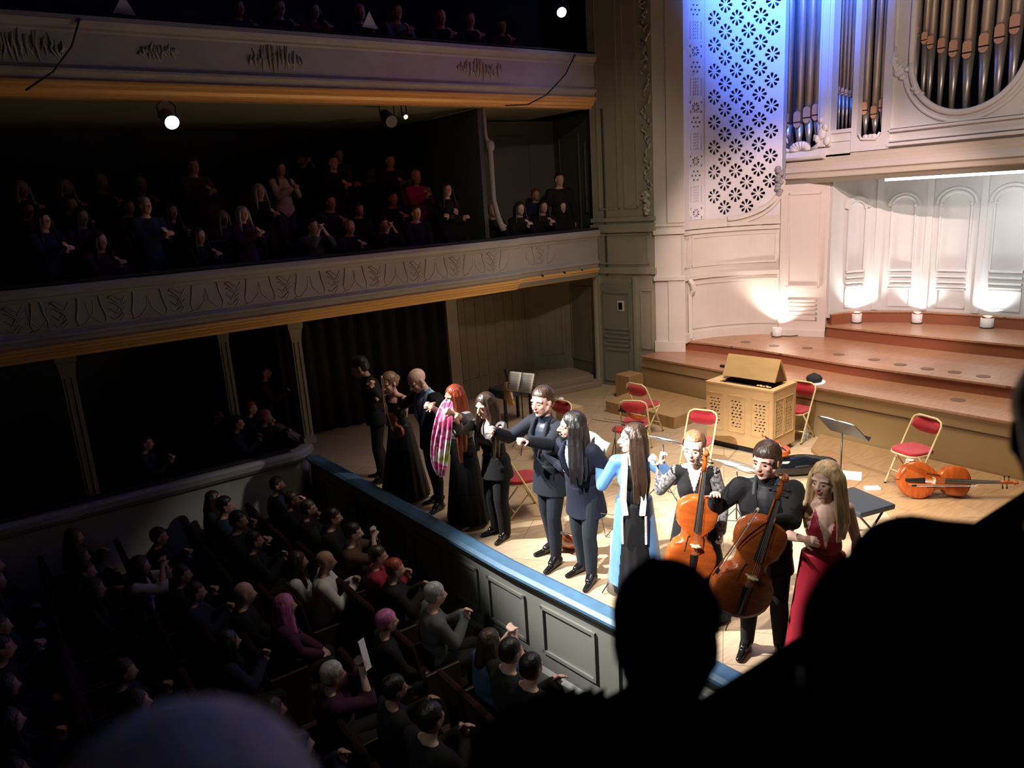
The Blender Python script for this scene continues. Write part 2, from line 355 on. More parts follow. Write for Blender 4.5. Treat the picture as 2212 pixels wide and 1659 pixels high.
# reliefs on the lower balcony front: shield-like garland swags
rel_m = mat('relief_plaster', (0.32, 0.31, 0.285), 0.6)
def relief(cx, y, zc, s, parent, seed):
    rnd = random.Random(seed); mb = MB()
    def P(u, v): return (cx + u * s, y, zc + v * s)
    for sx in (-1, 1):
        mb.tube([P(sx*0.20, 0.17), P(sx*0.185, 0.05), P(sx*0.15, -0.08), P(sx*0.17, -0.16)], [0.010, 0.012, 0.010, 0.005], 6)
        mb.ell(P(sx*0.20, 0.18), (0.018, 0.012, 0.02), None, 8, 5)
        mb.tube([P(sx*0.36, 0.12), P(sx*0.34, -0.04), P(sx*0.24, -0.15), P(sx*0.13, -0.17)], [0.004, 0.007, 0.007, 0.004], 5)
    for k in range(4):
        v = 0.15 - 0.08 * k
        pts = [P(-0.11 + 0.22 * t / 6 + 0.01 * math.sin(k), v + 0.035 * math.sin(t * 1.05 + k) - 0.02) for t in range(7)]
        mb.tube(pts, [0.004, 0.010, 0.012, 0.012, 0.011, 0.008, 0.004], 6)
    mb.tube([P(-0.10, 0.16), P(0.02, 0.04), P(0.06, -0.10), P(0.0, -0.17)], [0.008, 0.011, 0.009, 0.004], 6)
    mb.tube([P(0.11, 0.15), P(0.03, 0.02), P(-0.05, -0.08)], [0.007, 0.010, 0.004], 6)
    mb.ell(P(0.28, -0.25), (0.014, 0.012, 0.018), None, 7, 5)
    mb.build('garland_relief', rel_m, parent, smooth=True)
rel_px = [(30, 690), (130, 665), (255, 660), (385, 645), (505, 630), (615, 612), (722, 603), (812, 590), (900, 580), (985, 572), (1065, 562)]
for i, (px, py) in enumerate(rel_px):
    p = gy(px, py, YF); relief(p.x, YF + 0.036, Z1 + 0.545, 1.0, bl, i)
p = gy(1170, 540, YF + .12); relief(p.x, YF + .156, Z1 + 0.545, 0.95, bl2, 20)
def leafburst(cx, y, zc, w, h, parent, seed):
    rnd = random.Random(seed); mb = MB()
    for k in range(22):
        u = -1 + 2 * k / 21; x = cx + u * w
        L = h * (0.5 + 0.5 * rnd.random()) * (1.1 - 0.6 * abs(u))
        z = zc + rnd.uniform(-0.04, 0.05)
        mb.tube([(x, y, z + L*0.5), (x + rnd.uniform(-.04, .04), y - 0.012, z), (x + rnd.uniform(-.06, .06), y, z - L*0.5)], [0.008, 0.020, 0.006], 6)
        if k % 3 == 0: mb.ell((x, y, z), (0.03, 0.018, 0.035), None, 8, 6)
    mb.build('leaf_relief', rel_m, parent, smooth=True)
for i, (px, py) in enumerate([(60, 105), (340, 95), (597, 125), (1040, 150)]):
    p = gy(px, py, YF); leafburst(p.x, YF + 0.04, Z2 + 0.54, (0.36, 0.2, 0.34, 0.40)[i], (0.42, 0.2, 0.42, 0.36)[i], bu, 40 + i)

# columns under the lower balcony
def column(px, py, y, zb, zt, w=0.09, label=None, m=olive):
    p = gy(px, py, y); x = p.x
    mb = MB(); mb.box((x - w, y - w, zb), (x + w, y + w, zb + 0.10))
    mb.rings([[(x + sx * r, y + sy * r, z) for sx, sy in ((-1,-1),(1,-1),(1,1),(-1,1))] for r, z in ((w*.75, zb + .1), (w*.75, zt - 0.3), (w*1.0, zt - 0.12), (w*1.15, zt - 0.1), (w*1.15, zt))])
    for sx in (-0.35, 0.35): mb.box((x + sx*w - 0.008, y - w*.75 - 0.012, zb + .15), (x + sx*w + 0.008, y - w*.75, zt - 0.32))
    o = mb.build('column', m, None); return tag(o, label, 'column')
column(652, 850, 10.95, 0.28, 2.20, 0.10, 'pale square column at the corner of the side boxes beside the stage', mat('column_cream', (0.30, 0.28, 0.19), 0.6))
column(500, 860, 11.9, -0.45, 2.21, 0.10, 'dim square pilaster column behind the side box seats, left of the pale corner column')
column(165, 900, 11.0, -0.45, 2.21, 0.11, 'dark thick column in the side boxes, leftmost under the lower balcony')
# divider column in the lower balcony with a scrolled bracket
mb = MB(); p = gy(1040, 330, 11.0); dx = p.x
mb.box((dx - 0.03, 11.0, Z1 + 0.9), (dx + 0.05, 14.3, Z2))
struct(mb.build('wall_box_divider', mat('divider_paint', (0.075, 0.075, 0.08), 0.7)))
mb = MB(); mb.tube([(dx + .03, 10.9, Z2), (dx + .04, 10.9, Z2 - .45), (dx + 0.10, 10.88, Z2 - .62), (dx + .10, 10.88, Z2 - 1.5), (dx + .16, 10.86, Z1 + 1.28), (dx + .24, 10.84, Z1 + 1.05)], [0.035, 0.03, 0.05, 0.045, 0.05, 0.06], 8)
mb.ell((dx + .10, 10.87, Z2 - .62), (0.08, 0.07, 0.10))
o = mb.build('bracket_post', mat('bracket_grey', (0.25, 0.25, 0.24), 0.6), smooth=True); tag(o, 'slim grey scroll bracket post at the end of the balcony box divider', 'post')

# back walls seen inside the lower balcony box next to the stage
def wallseg(name, a, b, z0, z1, m, t=0.08, panels=(), planks=0, side=1, fm=None, kind=True):
    """wall from plan point a to b; panels = (u0, u1, v0, v1) frames on the side that faces the hall"""
    a = Vector((*a, 0)); b = Vector((*b, 0)); U = (b - a); L = U.length; U.normalize(); N = Vector((U.y, -U.x, 0)) * side
    mb = MB(); c = (a + b) / 2 + Vector((0, 0, (z0 + z1) / 2)) - N * t / 2
    mb.obox(c, (U, N, Vector((0, 0, 1))), (L/2, t/2, (z1 - z0)/2))
    o = mb.build(name, m)
    if kind: struct(o)
    if panels or planks:
        f = MB()
        for (u0, u1, v0, v1) in panels: frame(f, a, U, Vector((0, 0, 1)), N, u0, u1, v0, v1)
        for k in range(1, planks):
            q = a + U * (L * k / planks); f.obox(q + N * 0.004 + Vector((0, 0, (z0 + z1) / 2)), (U, N, Vector((0, 0, 1))), (0.009, 0.006, (z1 - z0)/2))
        f.build('moulding', fm or m, o)
    return o
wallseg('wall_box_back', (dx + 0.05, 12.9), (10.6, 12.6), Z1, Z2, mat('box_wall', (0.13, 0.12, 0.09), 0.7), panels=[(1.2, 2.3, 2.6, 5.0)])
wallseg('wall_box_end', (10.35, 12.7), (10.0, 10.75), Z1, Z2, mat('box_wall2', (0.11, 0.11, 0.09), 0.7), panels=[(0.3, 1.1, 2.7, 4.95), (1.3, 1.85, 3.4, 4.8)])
# walls under the lower balcony, beside the stage
curt = MB(); n = 70; ring0 = []; ring1 = []
for k in range(n + 1):
    t = k / n; x = 3.9 + t * 3.1; y = 12.35 - 0.42 * t + 0.04 * math.sin(t * 75) + 0.02 * math.sin(t * 31)
    ring0.append((x, y, 0.0)); ring1.append((x, y, 2.25))
curt.add(ring0 + ring1, [(k, k+1, n+2+k, n+1+k) for k in range(n)])
o = curt.build('curtain', mat('black_curtain', (0.010, 0.010, 0.014), 0.9), smooth=True); md = o.modifiers.new('s', 'SOLIDIFY'); md.thickness = 0.02
tag(o, 'long black curtain hanging behind the stage under the lower balcony', 'curtain')
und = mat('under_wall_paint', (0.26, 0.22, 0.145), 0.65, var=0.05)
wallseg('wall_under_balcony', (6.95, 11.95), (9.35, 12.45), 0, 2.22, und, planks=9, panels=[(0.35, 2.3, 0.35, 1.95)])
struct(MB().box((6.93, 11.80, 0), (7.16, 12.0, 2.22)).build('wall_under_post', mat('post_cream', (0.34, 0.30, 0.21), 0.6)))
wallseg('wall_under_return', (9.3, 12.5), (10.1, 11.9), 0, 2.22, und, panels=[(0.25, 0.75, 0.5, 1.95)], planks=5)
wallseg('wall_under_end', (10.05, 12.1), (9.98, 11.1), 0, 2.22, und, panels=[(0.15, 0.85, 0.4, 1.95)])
# corner of the stage: chamfer wall with the door, continuing up past both balconies
ch_a, ch_b = (9.95, 11.05), (10.28, 9.72)
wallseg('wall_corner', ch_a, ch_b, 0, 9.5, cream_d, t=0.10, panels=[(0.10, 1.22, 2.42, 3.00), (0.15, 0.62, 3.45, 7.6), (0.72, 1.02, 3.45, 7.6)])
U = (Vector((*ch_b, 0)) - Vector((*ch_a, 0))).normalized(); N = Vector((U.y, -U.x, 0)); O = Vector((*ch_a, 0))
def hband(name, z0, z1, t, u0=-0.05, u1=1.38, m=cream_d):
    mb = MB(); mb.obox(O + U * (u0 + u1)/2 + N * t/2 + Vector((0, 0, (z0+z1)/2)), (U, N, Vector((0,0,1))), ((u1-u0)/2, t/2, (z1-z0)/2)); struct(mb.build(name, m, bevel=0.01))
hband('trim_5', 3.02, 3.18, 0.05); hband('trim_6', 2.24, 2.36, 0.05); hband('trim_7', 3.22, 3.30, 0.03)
# the door
dr = MB(); dr.obox(O + U * 0.50 + N * 0.025 + Vector((0,0,1.02)), (U, N, Vector((0,0,1))), (0.36, 0.02, 1.02))
d = struct(dr.build('door_1', mat('door_olive', (0.25, 0.24, 0.19), 0.6)))
f = MB(); Vz = Vector((0, 0, 1))
for v0, v1 in ((1.15, 1.9), (0.98, 1.10), (0.82, 0.94), (0.1, 0.76)):
    frame(f, O + N * 0.045, U, Vz, N, 0.20, 0.80, v0, v1, 0.03, 0.018)
f.build('door_panel_frame', MATS['door_olive'], d)
q = O + U * 0.60 + N * 0.05 + Vector((0, 0, 1.62))
wd = MB().obox(q, (U, N, Vz), (0.075, 0.012, 0.10)).build('window_frame', mat('window_white', (0.7, 0.72, 0.7), 0.5), d, bevel=0.02)
MB().obox(q + N * 0.012, (U, N, Vz), (0.045, 0.006, 0.07)).build('window_pane', mat('window_black', (0.01, 0.01, 0.012), 0.15), d, bevel=0.012)
for u in (0.09, 0.92):
    mb = MB().obox(O + U * u + N * 0.03 + Vector((0,0,1.1)), (U, N, Vz), (0.045, 0.03, 1.1)); struct(mb.build('trim_8', cream_d, bevel=0.01))
struct(MB().lathe([(0.075, 0), (0.075, 0.1), (0.06, 0.14), (0.055, 2.1), (0.075, 2.2)], (9.92, 11.02, 0), 16).build('column', cream_d, smooth=True))
struct(bpy.data.objects['column.003']); bpy.data.objects['column.003'].name = 'trim_50'
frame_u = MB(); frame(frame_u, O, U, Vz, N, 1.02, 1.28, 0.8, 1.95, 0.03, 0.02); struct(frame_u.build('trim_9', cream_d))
# small raised platform in the far corner under the balcony
mb = MB().prism([(8.2, 11.8), (8.3, 11.0), (9.80, 10.80), (9.90, 11.2), (9.95, 11.85), (9.2, 12.3)], 0.0, 0.10)
mb.prism([(8.3, 11.85), (8.4, 11.15), (9.72, 10.95), (9.85, 11.25), (9.93, 11.85), (9.2, 12.28)], 0.10, 0.22)
o = mb.build('corner_platform', mat('corner_platform_grey', (0.34, 0.25, 0.2), 0.6), bevel=0.008); tag(o, 'low two step platform in the far corner under the lower balcony', 'platform')

# tall corner pilaster between the olive corner and the organ wall
def pil(name, a, b, z0, z1, m, t=0.1):
    return wallseg(name, a, b, z0, z1, m, t=t)
P1, P2 = (10.26, 9.74), (10.56, 9.30)
pil('wall_pilaster', P1, P2, 0.77, 9.5, cream, 0.3)
Up = (Vector((*P2, 0)) - Vector((*P1, 0))).normalized(); Np = Vector((Up.y, -Up.x, 0)); Op = Vector((*P1, 0)); Lp = (Vector(P2) - Vector(P1)).length
def pband(z0, z1, t, u0=-0.02, u1=None, name='trim_10'):
    u1 = (Lp + 0.02) if u1 is None else u1
    struct(MB().obox(Op + Up*(u0+u1)/2 + Np*t/2 + Vector((0,0,(z0+z1)/2)), (Up, Np, Vz), ((u1-u0)/2, t/2, (z1-z0)/2)).build(name, cream, bevel=0.008))
pband(0.77, 0.98, 0.05); pband(2.12, 2.20, 0.06); pband(2.96, 3.04, 0.05); pband(3.1, 3.16, 0.03); pband(3.16, 9.0, 0.05, 0.24); pband(0.98, 2.12, 0.03, 0.24)
# carved vertical strip on the corner wall
mb = MB(); rnd = random.Random(3)
for k in range(60):
    z = 3.35 + k * 0.075; u = 1.22 + 0.05 * math.sin(k * 1.3)
    q = O + U * u + N * 0.02 + Vector((0, 0, z))
    q2 = O + U * (u + rnd.uniform(-.09, .09)) + N * 0.05 + Vector((0, 0, z + 0.05)); q3 = O + U * (u + rnd.uniform(-.06, .06)) + N * 0.02 + Vector((0, 0, z + 0.11))
    mb.tube([q, q2, q3], [0.012, 0.022, 0.008], 6)
for k in range(9): mb.ell(O + U * (1.2 + 0.03 * math.sin(k*2)) + N * 0.03 + Vector((0, 0, 3.36 + 0.045 * k)), (0.05, 0.05, 0.04), None, 8, 6)
struct(mb.build('trim_11', mat('carved_cream', (0.50, 0.44, 0.36), 0.6), smooth=True))
# ================================================================ ORGAN WALL
arc_pts = [(10.54, 9.30), (10.80, 9.36), (11.23, 9.26), (11.68, 9.02), (12.02, 8.72), (12.24, 8.38)]
def arcline(pts, n=40):
    out = []; P = [Vector(p) for p in pts]; P = [P[0]*2-P[1]] + P + [P[-1]*2-P[-2]]
    for i in range(1, len(P)-2):
        for k in range(n // (len(P)-3)):
            t = k / (n // (len(P)-3)); p0, p1, p2, p3 = P[i-1], P[i], P[i+1], P[i+2]
            out.append(0.5*((2*p1) + (-p0+p2)*t + (2*p0-5*p1+4*p2-p3)*t*t + (-p0+3*p1-3*p2+p3)*t*t*t))
    out.append(P[-2]); return out
ARC = arcline(arc_pts)
ALEN = [0.0]
for a, b in zip(ARC, ARC[1:]): ALEN.append(ALEN[-1] + (b - a).length)
def on_arc(path, lens, s, off, z):
    s = max(0, min(s, lens[-1] - 1e-5)); i = 0
    while lens[i+1] < s: i += 1
    t = (s - lens[i]) / (lens[i+1] - lens[i]); p = path[i].lerp(path[i+1], t); d = (path[i+1] - path[i]).normalized()
    n = Vector((d.y, -d.x)); return Vector((p.x + n.x*off, p.y + n.y*off, z))
def A(s, off, z): return on_arc(ARC, ALEN, s, off, z)
AL = ALEN[-1]
def sweep(path, lens, prof, s0, s1, name, m, n=24, parent=None):
    mb = MB(); mb.rings([[on_arc(path, lens, s0 + (s1 - s0)*k/n, o, z) for o, z in prof] for k in range(n + 1)]); return mb.build(name, m, parent)
def wallbox(path, lens, s0, s1, z0, z1, off0, off1, name, m, parent=None, n=20):
    return sweep(path, lens, [(off0, z0), (off1, z0), (off1, z1), (off0, z1)], s0, s1, name, m, n, parent)
struct(wallbox(ARC, ALEN, 0, AL, 0.9, 3.08, -0.15, 0, 'wall_side_curve', cream))
struct(wallbox(ARC, ALEN, 0, AL, 0.94, 1.10, 0, 0.05, 'baseboard_left', cream))
for z0, z1, t in ((2.10, 2.17, 0.05), (2.17, 2.24, 0.025), (2.93, 3.0, 0.04), (3.02, 3.08, 0.06)):
    struct(wallbox(ARC, ALEN, 0, AL, z0, z1, 0, t, 'trim_12', cream))
def arcframe(s0, s1, z0, z1, w=0.03, t=0.02):
    mb = MB()
    for a0, a1, b0, b1 in ((s0, s1, z0, z0+w), (s0, s1, z1-w, z1), (s0, s0+w, z0, z1), (s1-w, s1, z0, z1)):
        mb.rings([[A(a0 + (a1-a0)*k/12, o, z) for o, z in ((0, b0), (t, b0), (t, b1), (0, b1))] for k in range(13)])
    struct(mb.build('trim_13', cream))
arcframe(0.30, AL-0.10, 1.16, 2.02); arcframe(0.30, AL-0.12, 2.32, 2.88); arcframe(0.06, 0.24, 2.32, 2.88)
# console scroll on the left of the lower panel
mb = MB(); mb.tube([A(0.2, 0.03, 2.10), A(0.23, 0.09, 2.02), A(0.24, 0.10, 1.9), A(0.20, 0.05, 1.82)], [0.05, 0.05, 0.05, 0.03], 8)
mb.tube([A(0.2, 0.04, 1.84), A(0.2, 0.05, 1.0)], 0.045, 4); struct(mb.build('trim_14', cream, smooth=False))

# the pierced grille: real openings in a curved plate
GZ0, GZ1 = 3.10, 8.6
white = mat('organ_white_paint', (0.66, 0.65, 0.66), 0.5, var=0.03, vscale=1.5)
backm = mat('grille_back_dark', (0.03, 0.035, 0.07), 0.9)  # dark bluish sheet added behind the openings, their shade put into its colour
def petal_holes(cx, cy, R, n=8, rot=0.0):
    out = []
    for k in range(n):
        a = rot + 2*PI*(k + 0.5)/n; r0, r1 = R*0.24, R*(0.98 if k % 2 else 0.92); w = 0.27 if n == 8 else 0.3
        out.append([(cx + r0*math.cos(a), cy + r0*math.sin(a)), (cx + r1*0.8*math.cos(a-w), cy + r1*0.8*math.sin(a-w)), (cx + r1*math.cos(a-w*.6), cy + r1*math.sin(a-w*.6)),
                    (cx + r1*math.cos(a+w*.6), cy + r1*math.sin(a+w*.6)), (cx + r1*0.8*math.cos(a+w), cy + r1*0.8*math.sin(a+w))])
    return out
s1 = 0.64; s2 = AL - 0.02
def clip_x(poly, x0, x1):
    for sgn_, lim in ((1, x0), (-1, x1)):
        out = []
        for p, q in zip(poly, poly[1:] + poly[:1]):
            ip, iq = (p[0] - lim)*sgn_ >= 0, (q[0] - lim)*sgn_ >= 0
            if ip: out.append(p)
            if ip != iq:
                t = (lim - p[0])/(q[0] - p[0]); out.append((lim, p[1] + (q[1] - p[1])*t))
        poly = out
    return poly
def bend(v): return A(v.x, v.z + 0.0, v.y)
dx_ = (s2 - s1)/3.45; dz_ = 0.43
gmb = MB(); row = 0; z = GZ0 + 0.05
while z < GZ1:
    for c in range(-1, 5):
        s = s1 + 0.36*dx_ + c*dx_ + (dx_/2 if row % 2 else 0)
        dia = []
        cor = [(s + dx_/2, z), (s, z + dz_/2), (s - dx_/2, z), (s, z - dz_/2)]
        for (a_, b_), (c_, d_) in zip(cor, cor[1:] + cor[:1]): dia += [(a_ + (c_ - a_)*t/3, b_ + (d_ - b_)*t/3) for t in range(3)]
        dia = clip_x(dia, s1, s2)
        if len(dia) < 3: continue
        cx_, rr_ = s, 0.0
        drop = z < GZ0 + 0.75 and s > s2 - 0.12 - (GZ0 + 0.75 - z)*0.9
        hs = []
        if s1 + 0.27*dx_ < s < s2 - 0.27*dx_ and not drop and z > GZ0 + 0.2:
            hs = [[(s + (u - s)*1.0, z + (v - z)*dz_/dx_) for u, v in h] for h in petal_holes(s, z, dx_*0.31, 8, PI/8)]
        elif (s1 < s + 0.22*dx_ and s < s1 + 0.3*dx_) and z > GZ0 + 0.2:   # half rosettes along the left edge
            hs = [[(u, z + (v - z)*dz_/dx_) for u, v in h] for h in petal_holes(s, z, dx_*0.31, 8, PI/8) if min(u for u, v in h) > s1 + 0.012]
        cp = cutplate([dia] + hs, 0.03, bend); gmb.add(cp.v, cp.f)
    z += dz_/2; row += 1
g = gmb.build('organ_grille', white); tag(g, 'tall white pierced grille of eight-petal rosettes left of the organ pipes', 'grille')
wallbox(ARC, ALEN, s1, AL, GZ0 + 0.02, GZ1, -0.16, -0.12, 'dark_backing', backm, g, 20)
# narrow ornamental strip grille
holes = []; sa, sb = 0.24, 0.56; sm = (sa + sb)/2; z = GZ0 + 0.10; k = 0
while z < GZ1 - 0.25:
    if k % 3 == 0:
        holes += petal_holes(sm, z + 0.10, 0.085, 8)
        for sx in (-1, 1):
            for zz in (0.02, 0.18): holes.append(circ(sm + sx*0.125, z + zz, 0.016, 0.028, 8))
        z += 0.24
    elif k % 3 == 1:
        for i in range(6):       # diagonal slots in a cartouche
            zz = z + 0.06 + i * 0.05
            for sx in (-0.045, 0.0, 0.045):
                holes.append([(sm + sx - 0.02, zz), (sm + sx - 0.008, zz - 0.004), (sm + sx + 0.02, zz + 0.030), (sm + sx + 0.008, zz + 0.036)])
        for sx in (-1, 1): holes.append([(sm + sx*0.115, z + 0.05), (sm + sx*0.127, z + 0.05), (sm + sx*0.127, z + 0.34), (sm + sx*0.115, z + 0.34)])
        z += 0.42
    else:
        for i in range(3):
            for j in range(2 + i % 2):
                w_ = (j - (1 + i % 2)/2) * 0.085
                holes.append(circ(sm + w_, z + 0.03 + i*0.075, 0.024, 0.017, 8))
        z += 0.26
    k += 1
plate = [(sa - 0.03 + (sb - sa + 0.06)*k/8, GZ0 + 0.085) for k in range(9)] + [(sb + 0.03 - (sb - sa + 0.06)*k/8, GZ1) for k in range(9)]
g2 = cutplate([plate] + holes, 0.03, bend).build('ornament_grille', white); tag(g2, 'narrow white pierced ornament strip between pilaster and rosette grille', 'grille')
wallbox(ARC, ALEN, sa, sb, GZ0 + 0.02, GZ1, -0.14, -0.11, 'dark_backing', backm, g2, 8)
# frames between the grilles
struct(wallbox(ARC, ALEN, 0.0, 0.21, GZ0, GZ1, -0.1, 0.03, 'trim_15', cream)); struct(wallbox(ARC, ALEN, 0.59, 0.66, GZ0, GZ1, -0.1, 0.03, 'trim_16', white))
struct(wallbox(ARC, ALEN, 0.0, AL, GZ0 - 0.02, GZ0 + 0.08, -0.1, 0.03, 'trim_17', cream))
struct(wallbox(ARC, ALEN, AL - 0.05, AL, GZ0, GZ1, -0.1, 0.05, 'trim_18', mat('carved_blue_edge', (0.25, 0.25, 0.28), 0.7, bump=0.8, bscale=30)))
struct(MB().box((10.75, 9.55, 3.0), (12.9, 9.62, 9.2)).build('wall_grille_back', darkwall))
# curved swag that closes the grille at its lower right corner, with a carved knot
mb = MB(); pts = []
for k in range(15):
    t = k / 14; s = AL - 1.05 + 1.02 * math.sin(t * PI/2); z = GZ0 + 0.06 + 0.62 * (1 - math.cos(t * PI/2))
    pts.append(A(s, 0.05, z))
mb.tube(pts, 0.045, 8); mb.tube([p + Vector((0, 0, -0.10)) for p in pts], 0.03, 8); struct(mb.build('trim_19', cream, smooth=True))
mb = MB()
for k in range(10): mb.ell(A(AL - 0.10 + 0.03*math.sin(k*2), 0.08, GZ0 + 0.45 + 0.05*k), (0.05, 0.06, 0.045), None, 8, 6)
struct(mb.build('trim_20', mat('carved_knot', (0.3, 0.29, 0.3), 0.6), smooth=True))

# pink-lit projecting wall between curve and alcove
PW = [(12.24, 8.38), (12.17, 8.30), (12.40, 7.62)]
F0, F1 = (12.16, 8.36), (12.42, 7.60)
wallseg('wall_pier', F0, F1, 0.9, 3.70, mat('pier_paint', (0.64, 0.58, 0.53), 0.55), t=0.25, panels=[(0.10, 0.68, 1.85, 3.55), (0.12, 0.66, 1.25, 1.32), (0.12, 0.66, 1.36, 1.48), (0.12, 0.66, 1.52, 1.62)])
wallseg('baseboard_pier', F0, F1, 0.9, 1.06, MATS['pier_paint'], t=-0.05)
struct(MB().tube([(12.17, 8.38, 0.95), (12.17, 8.38, 3.8)], 0.03, 8).build('trim_21', cream))
# alcove wall
ALC0 = [(12.44, 7.56), (12.70, 7.52), (13.03, 7.37), (13.35, 6.98), (13.55, 6.45), (13.68, 5.66), (13.72, 4.9), (13.66, 4.1), (13.45, 3.3), (13.0, 2.6), (12.4, 2.3)]
ALC = arcline(ALC0, 80); BLEN = [0.0]
for a, b in zip(ALC, ALC[1:]): BLEN.append(BLEN[-1] + (b - a).length)
def B(s, off, z): return on_arc(ALC, BLEN, s, off, z)
BL = BLEN[-1]
alw = mat('alcove_paint', (0.60, 0.60, 0.58), 0.5)
struct(wallbox(ALC, BLEN, 0, BL, 1.3, 3.75, -0.12, 0, 'wall_alcove', alw, n=60))
def sof(px, y):   # nearest arc length whose projection matches px
    best = min(range(0, 400), key=lambda i: abs((lambda q: CX + FPX*(Vector((q.x, q.y, q.z - CAMZ)).dot(Vector((EX.x, EY.x, EZ.x))))/(Vector((q.x, q.y, q.z - CAMZ)).dot(Vector((EX.z, EY.z, EZ.z)))))(B(BL*0.62*i/400, 0, 2.4)) - px))
    return BL*0.62*best/400
arches = [(1845, 0.17), (1948, 0.19), (2060, 0.235), (2178, 0.245)]
for i, (px, hw) in enumerate(arches):
    sc_ = sof(px, 0); mb = MB()
    def bw(s0, s1_, z0, z1, t=0.045): mb.rings([[B(s0 + (s1_-s0)*k/6, o, z) for o, z in ((0, z0), (t, z0), (t, z1), (0, z1))] for k in range(7)])
    for sx in (-1, 1):
        bw(sc_ + sx*hw - 0.014, sc_ + sx*hw + 0.014, 2.12, 3.20)      # stiles
        mb.ell(B(sc_ + sx*hw*0.97, 0.03, 3.22), (0.03, 0.03, 0.022), None, 8, 6)
    for r, t in ((hw, 0.06), (hw*1.28, 0.06)):
        mb.tube([B(sc_ + r*math.cos(a), 0.02, 3.22 + (r*0.85)*math.sin(a)) for a in [PI*k/16 for k in range(17)]], t*0.55, 6)
    bw(sc_ - hw*1.0, sc_ + hw*1.0, 2.08, 2.12); bw(sc_ - hw, sc_ + hw, 1.98, 2.01); bw(sc_ - hw, sc_ + hw, 1.88, 1.91); bw(sc_ - hw, sc_ + hw, 1.80, 1.83)
    for a0, a1, b0, b1 in ((sc_-hw, sc_+hw, 1.44, 1.47), (sc_-hw, sc_+hw, 1.75, 1.78), (sc_-hw, sc_-hw+0.03, 1.44, 1.78), (sc_+hw-0.03, sc_+hw, 1.44, 1.78)): bw(a0, a1, b0, b1, 0.02)
    struct(mb.build('trim_%d' % (22 + i), alw))
    if i: struct(wallbox(ALC, BLEN, (sc_ + prev)/2 - 0.05, (sc_ + prev)/2 + 0.05, 1.38, 3.7, 0, 0.03, 'trim_%d' % (30 + i), alw, n=4))
    prev = sc_
# slab over the alcove and cornice of the organ loft
slab_m = mat('loft_cream', (0.55, 0.48, 0.40), 0.55)
CF = 12.30
slab = [(CF, 8.55), (CF, 2.0), (14.4, 2.0), (14.4, 9.6), (12.6, 9.5), (12.35, 8.8)]
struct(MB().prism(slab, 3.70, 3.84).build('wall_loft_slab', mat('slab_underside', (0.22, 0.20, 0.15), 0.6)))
struct(MB().rings([[(CF - o, y, z) for o, z in ((0, 3.78), (0.05, 3.80), (0.05, 3.86), (-0.02, 3.89), (-0.1, 3.89), (-0.1, 3.78))] for y in (8.7, 2.0)]).build('trim_40', slab_m))
for (y0, y1, kx) in ((8.62, 7.50, 0.0), (7.50, 2.0, 0.02)):
    pr = [(-0.02, 3.86), (0.03 + kx, 3.90), (0.0, 3.97), (-0.06, 4.02), (-0.06, 4.08), (-0.10, 4.10), (-0.10, 4.16), (-0.2, 4.17), (-0.4, 4.17), (-0.4, 3.86)]
    struct(MB().rings([[(CF - o, y, z) for o, z in pr] for y in (y0, y1)]).build('trim_41', slab_m))

# organ case
OX = 12.5
org = empty('organ_case', (OX, 6, 3.9), 0, 'large white organ case with rounded pipe openings above the stage alcove', 'organ')
opp = Matrix.Translation((-OX, -6, -3.9))
def opart(mb, name, m, smooth=False, bevel=0.0, parent=None):
    mb.v = [tuple(Vector(v) - Vector((OX, 6, 3.9))) for v in mb.v]; return mb.build(name, m, parent or org, smooth=smooth, bevel=bevel)
def pz(v): return Vector((OX + v.z, -v.x, v.y))     # plate coordinates: x = -Y (to the right), y = z
# main front: central part with the big round-bottomed opening, and the tower strip
ycen = 5.50; Rc = 0.82; zc = 5.42
arch = [(-(ycen + Rc), 9.0)] + [(-(ycen) + Rc*math.cos(a), zc + Rc*math.sin(a)) for a in [PI + PI*k/28 for k in range(29)]] + [(-(ycen - Rc), 9.0)]
main = [(-6.64, 4.17), (-6.64, 9.2), (-2.2, 9.2), (-2.2, 4.17)]
arch2 = [(x, min(y, 9.0)) for x, y in arch]
opart(cutplate([main, arch2], 0.10, pz), 'main_front', white)
# opening rim
mb = MB(); mb.tube([pz(Vector((x*1.0, y, -0.07))) for x, y in arch[1:-1]], 0.045, 8)
mb.tube([pz(Vector((-ycen + (Rc+.12)*math.cos(a), zc + (Rc+.12)*math.sin(a), -0.06))) for a in [PI + PI*k/28 for k in range(29)]], 0.03, 8)
mb.tube([pz(Vector((-(ycen+Rc), zc, -0.07))), pz(Vector((-(ycen+Rc), 8.9, -0.07)))], 0.045, 8)
mb.tube([pz(Vector((-(ycen+Rc+.26), 5.3, -0.07))), pz(Vector((-(ycen+Rc+.26), 8.9, -0.07)))], 0.03, 8)
opart(mb, 'opening_moulding', white, True)
mb = MB()
for z0, z1, t in ((4.20, 4.25, 0.14), (4.27, 4.30, 0.11), (4.42, 4.46, 0.12), (4.47, 4.49, 0.10)):
    mb.box((OX - t, 2.2, z0), (OX - 0.04, 6.62, z1))
opart(mb, 'base_moulding', white, False, 0.008)
mb = MB()          # scroll carvings beside the opening
sm_ = MB()
for y, z, r in [(6.20, 4.98, .05), (6.13, 4.94, .045), (6.26, 5.04, .04)]: sm_.ell((OX - 0.08, y, z), (0.05, r, r*0.8), None, 10, 7)
opart(sm_, 'carved_leaf', white, True)
for k, (y, z, r) in enumerate([(6.50, 5.32, .09), (6.56, 5.42, .06), (6.44, 5.24, .06), (6.38, 5.34, .05), (6.58, 5.52, .06)]):
    mb.ell((OX - 0.08, y, z), (0.05, r, r*0.8), None, 10, 7)
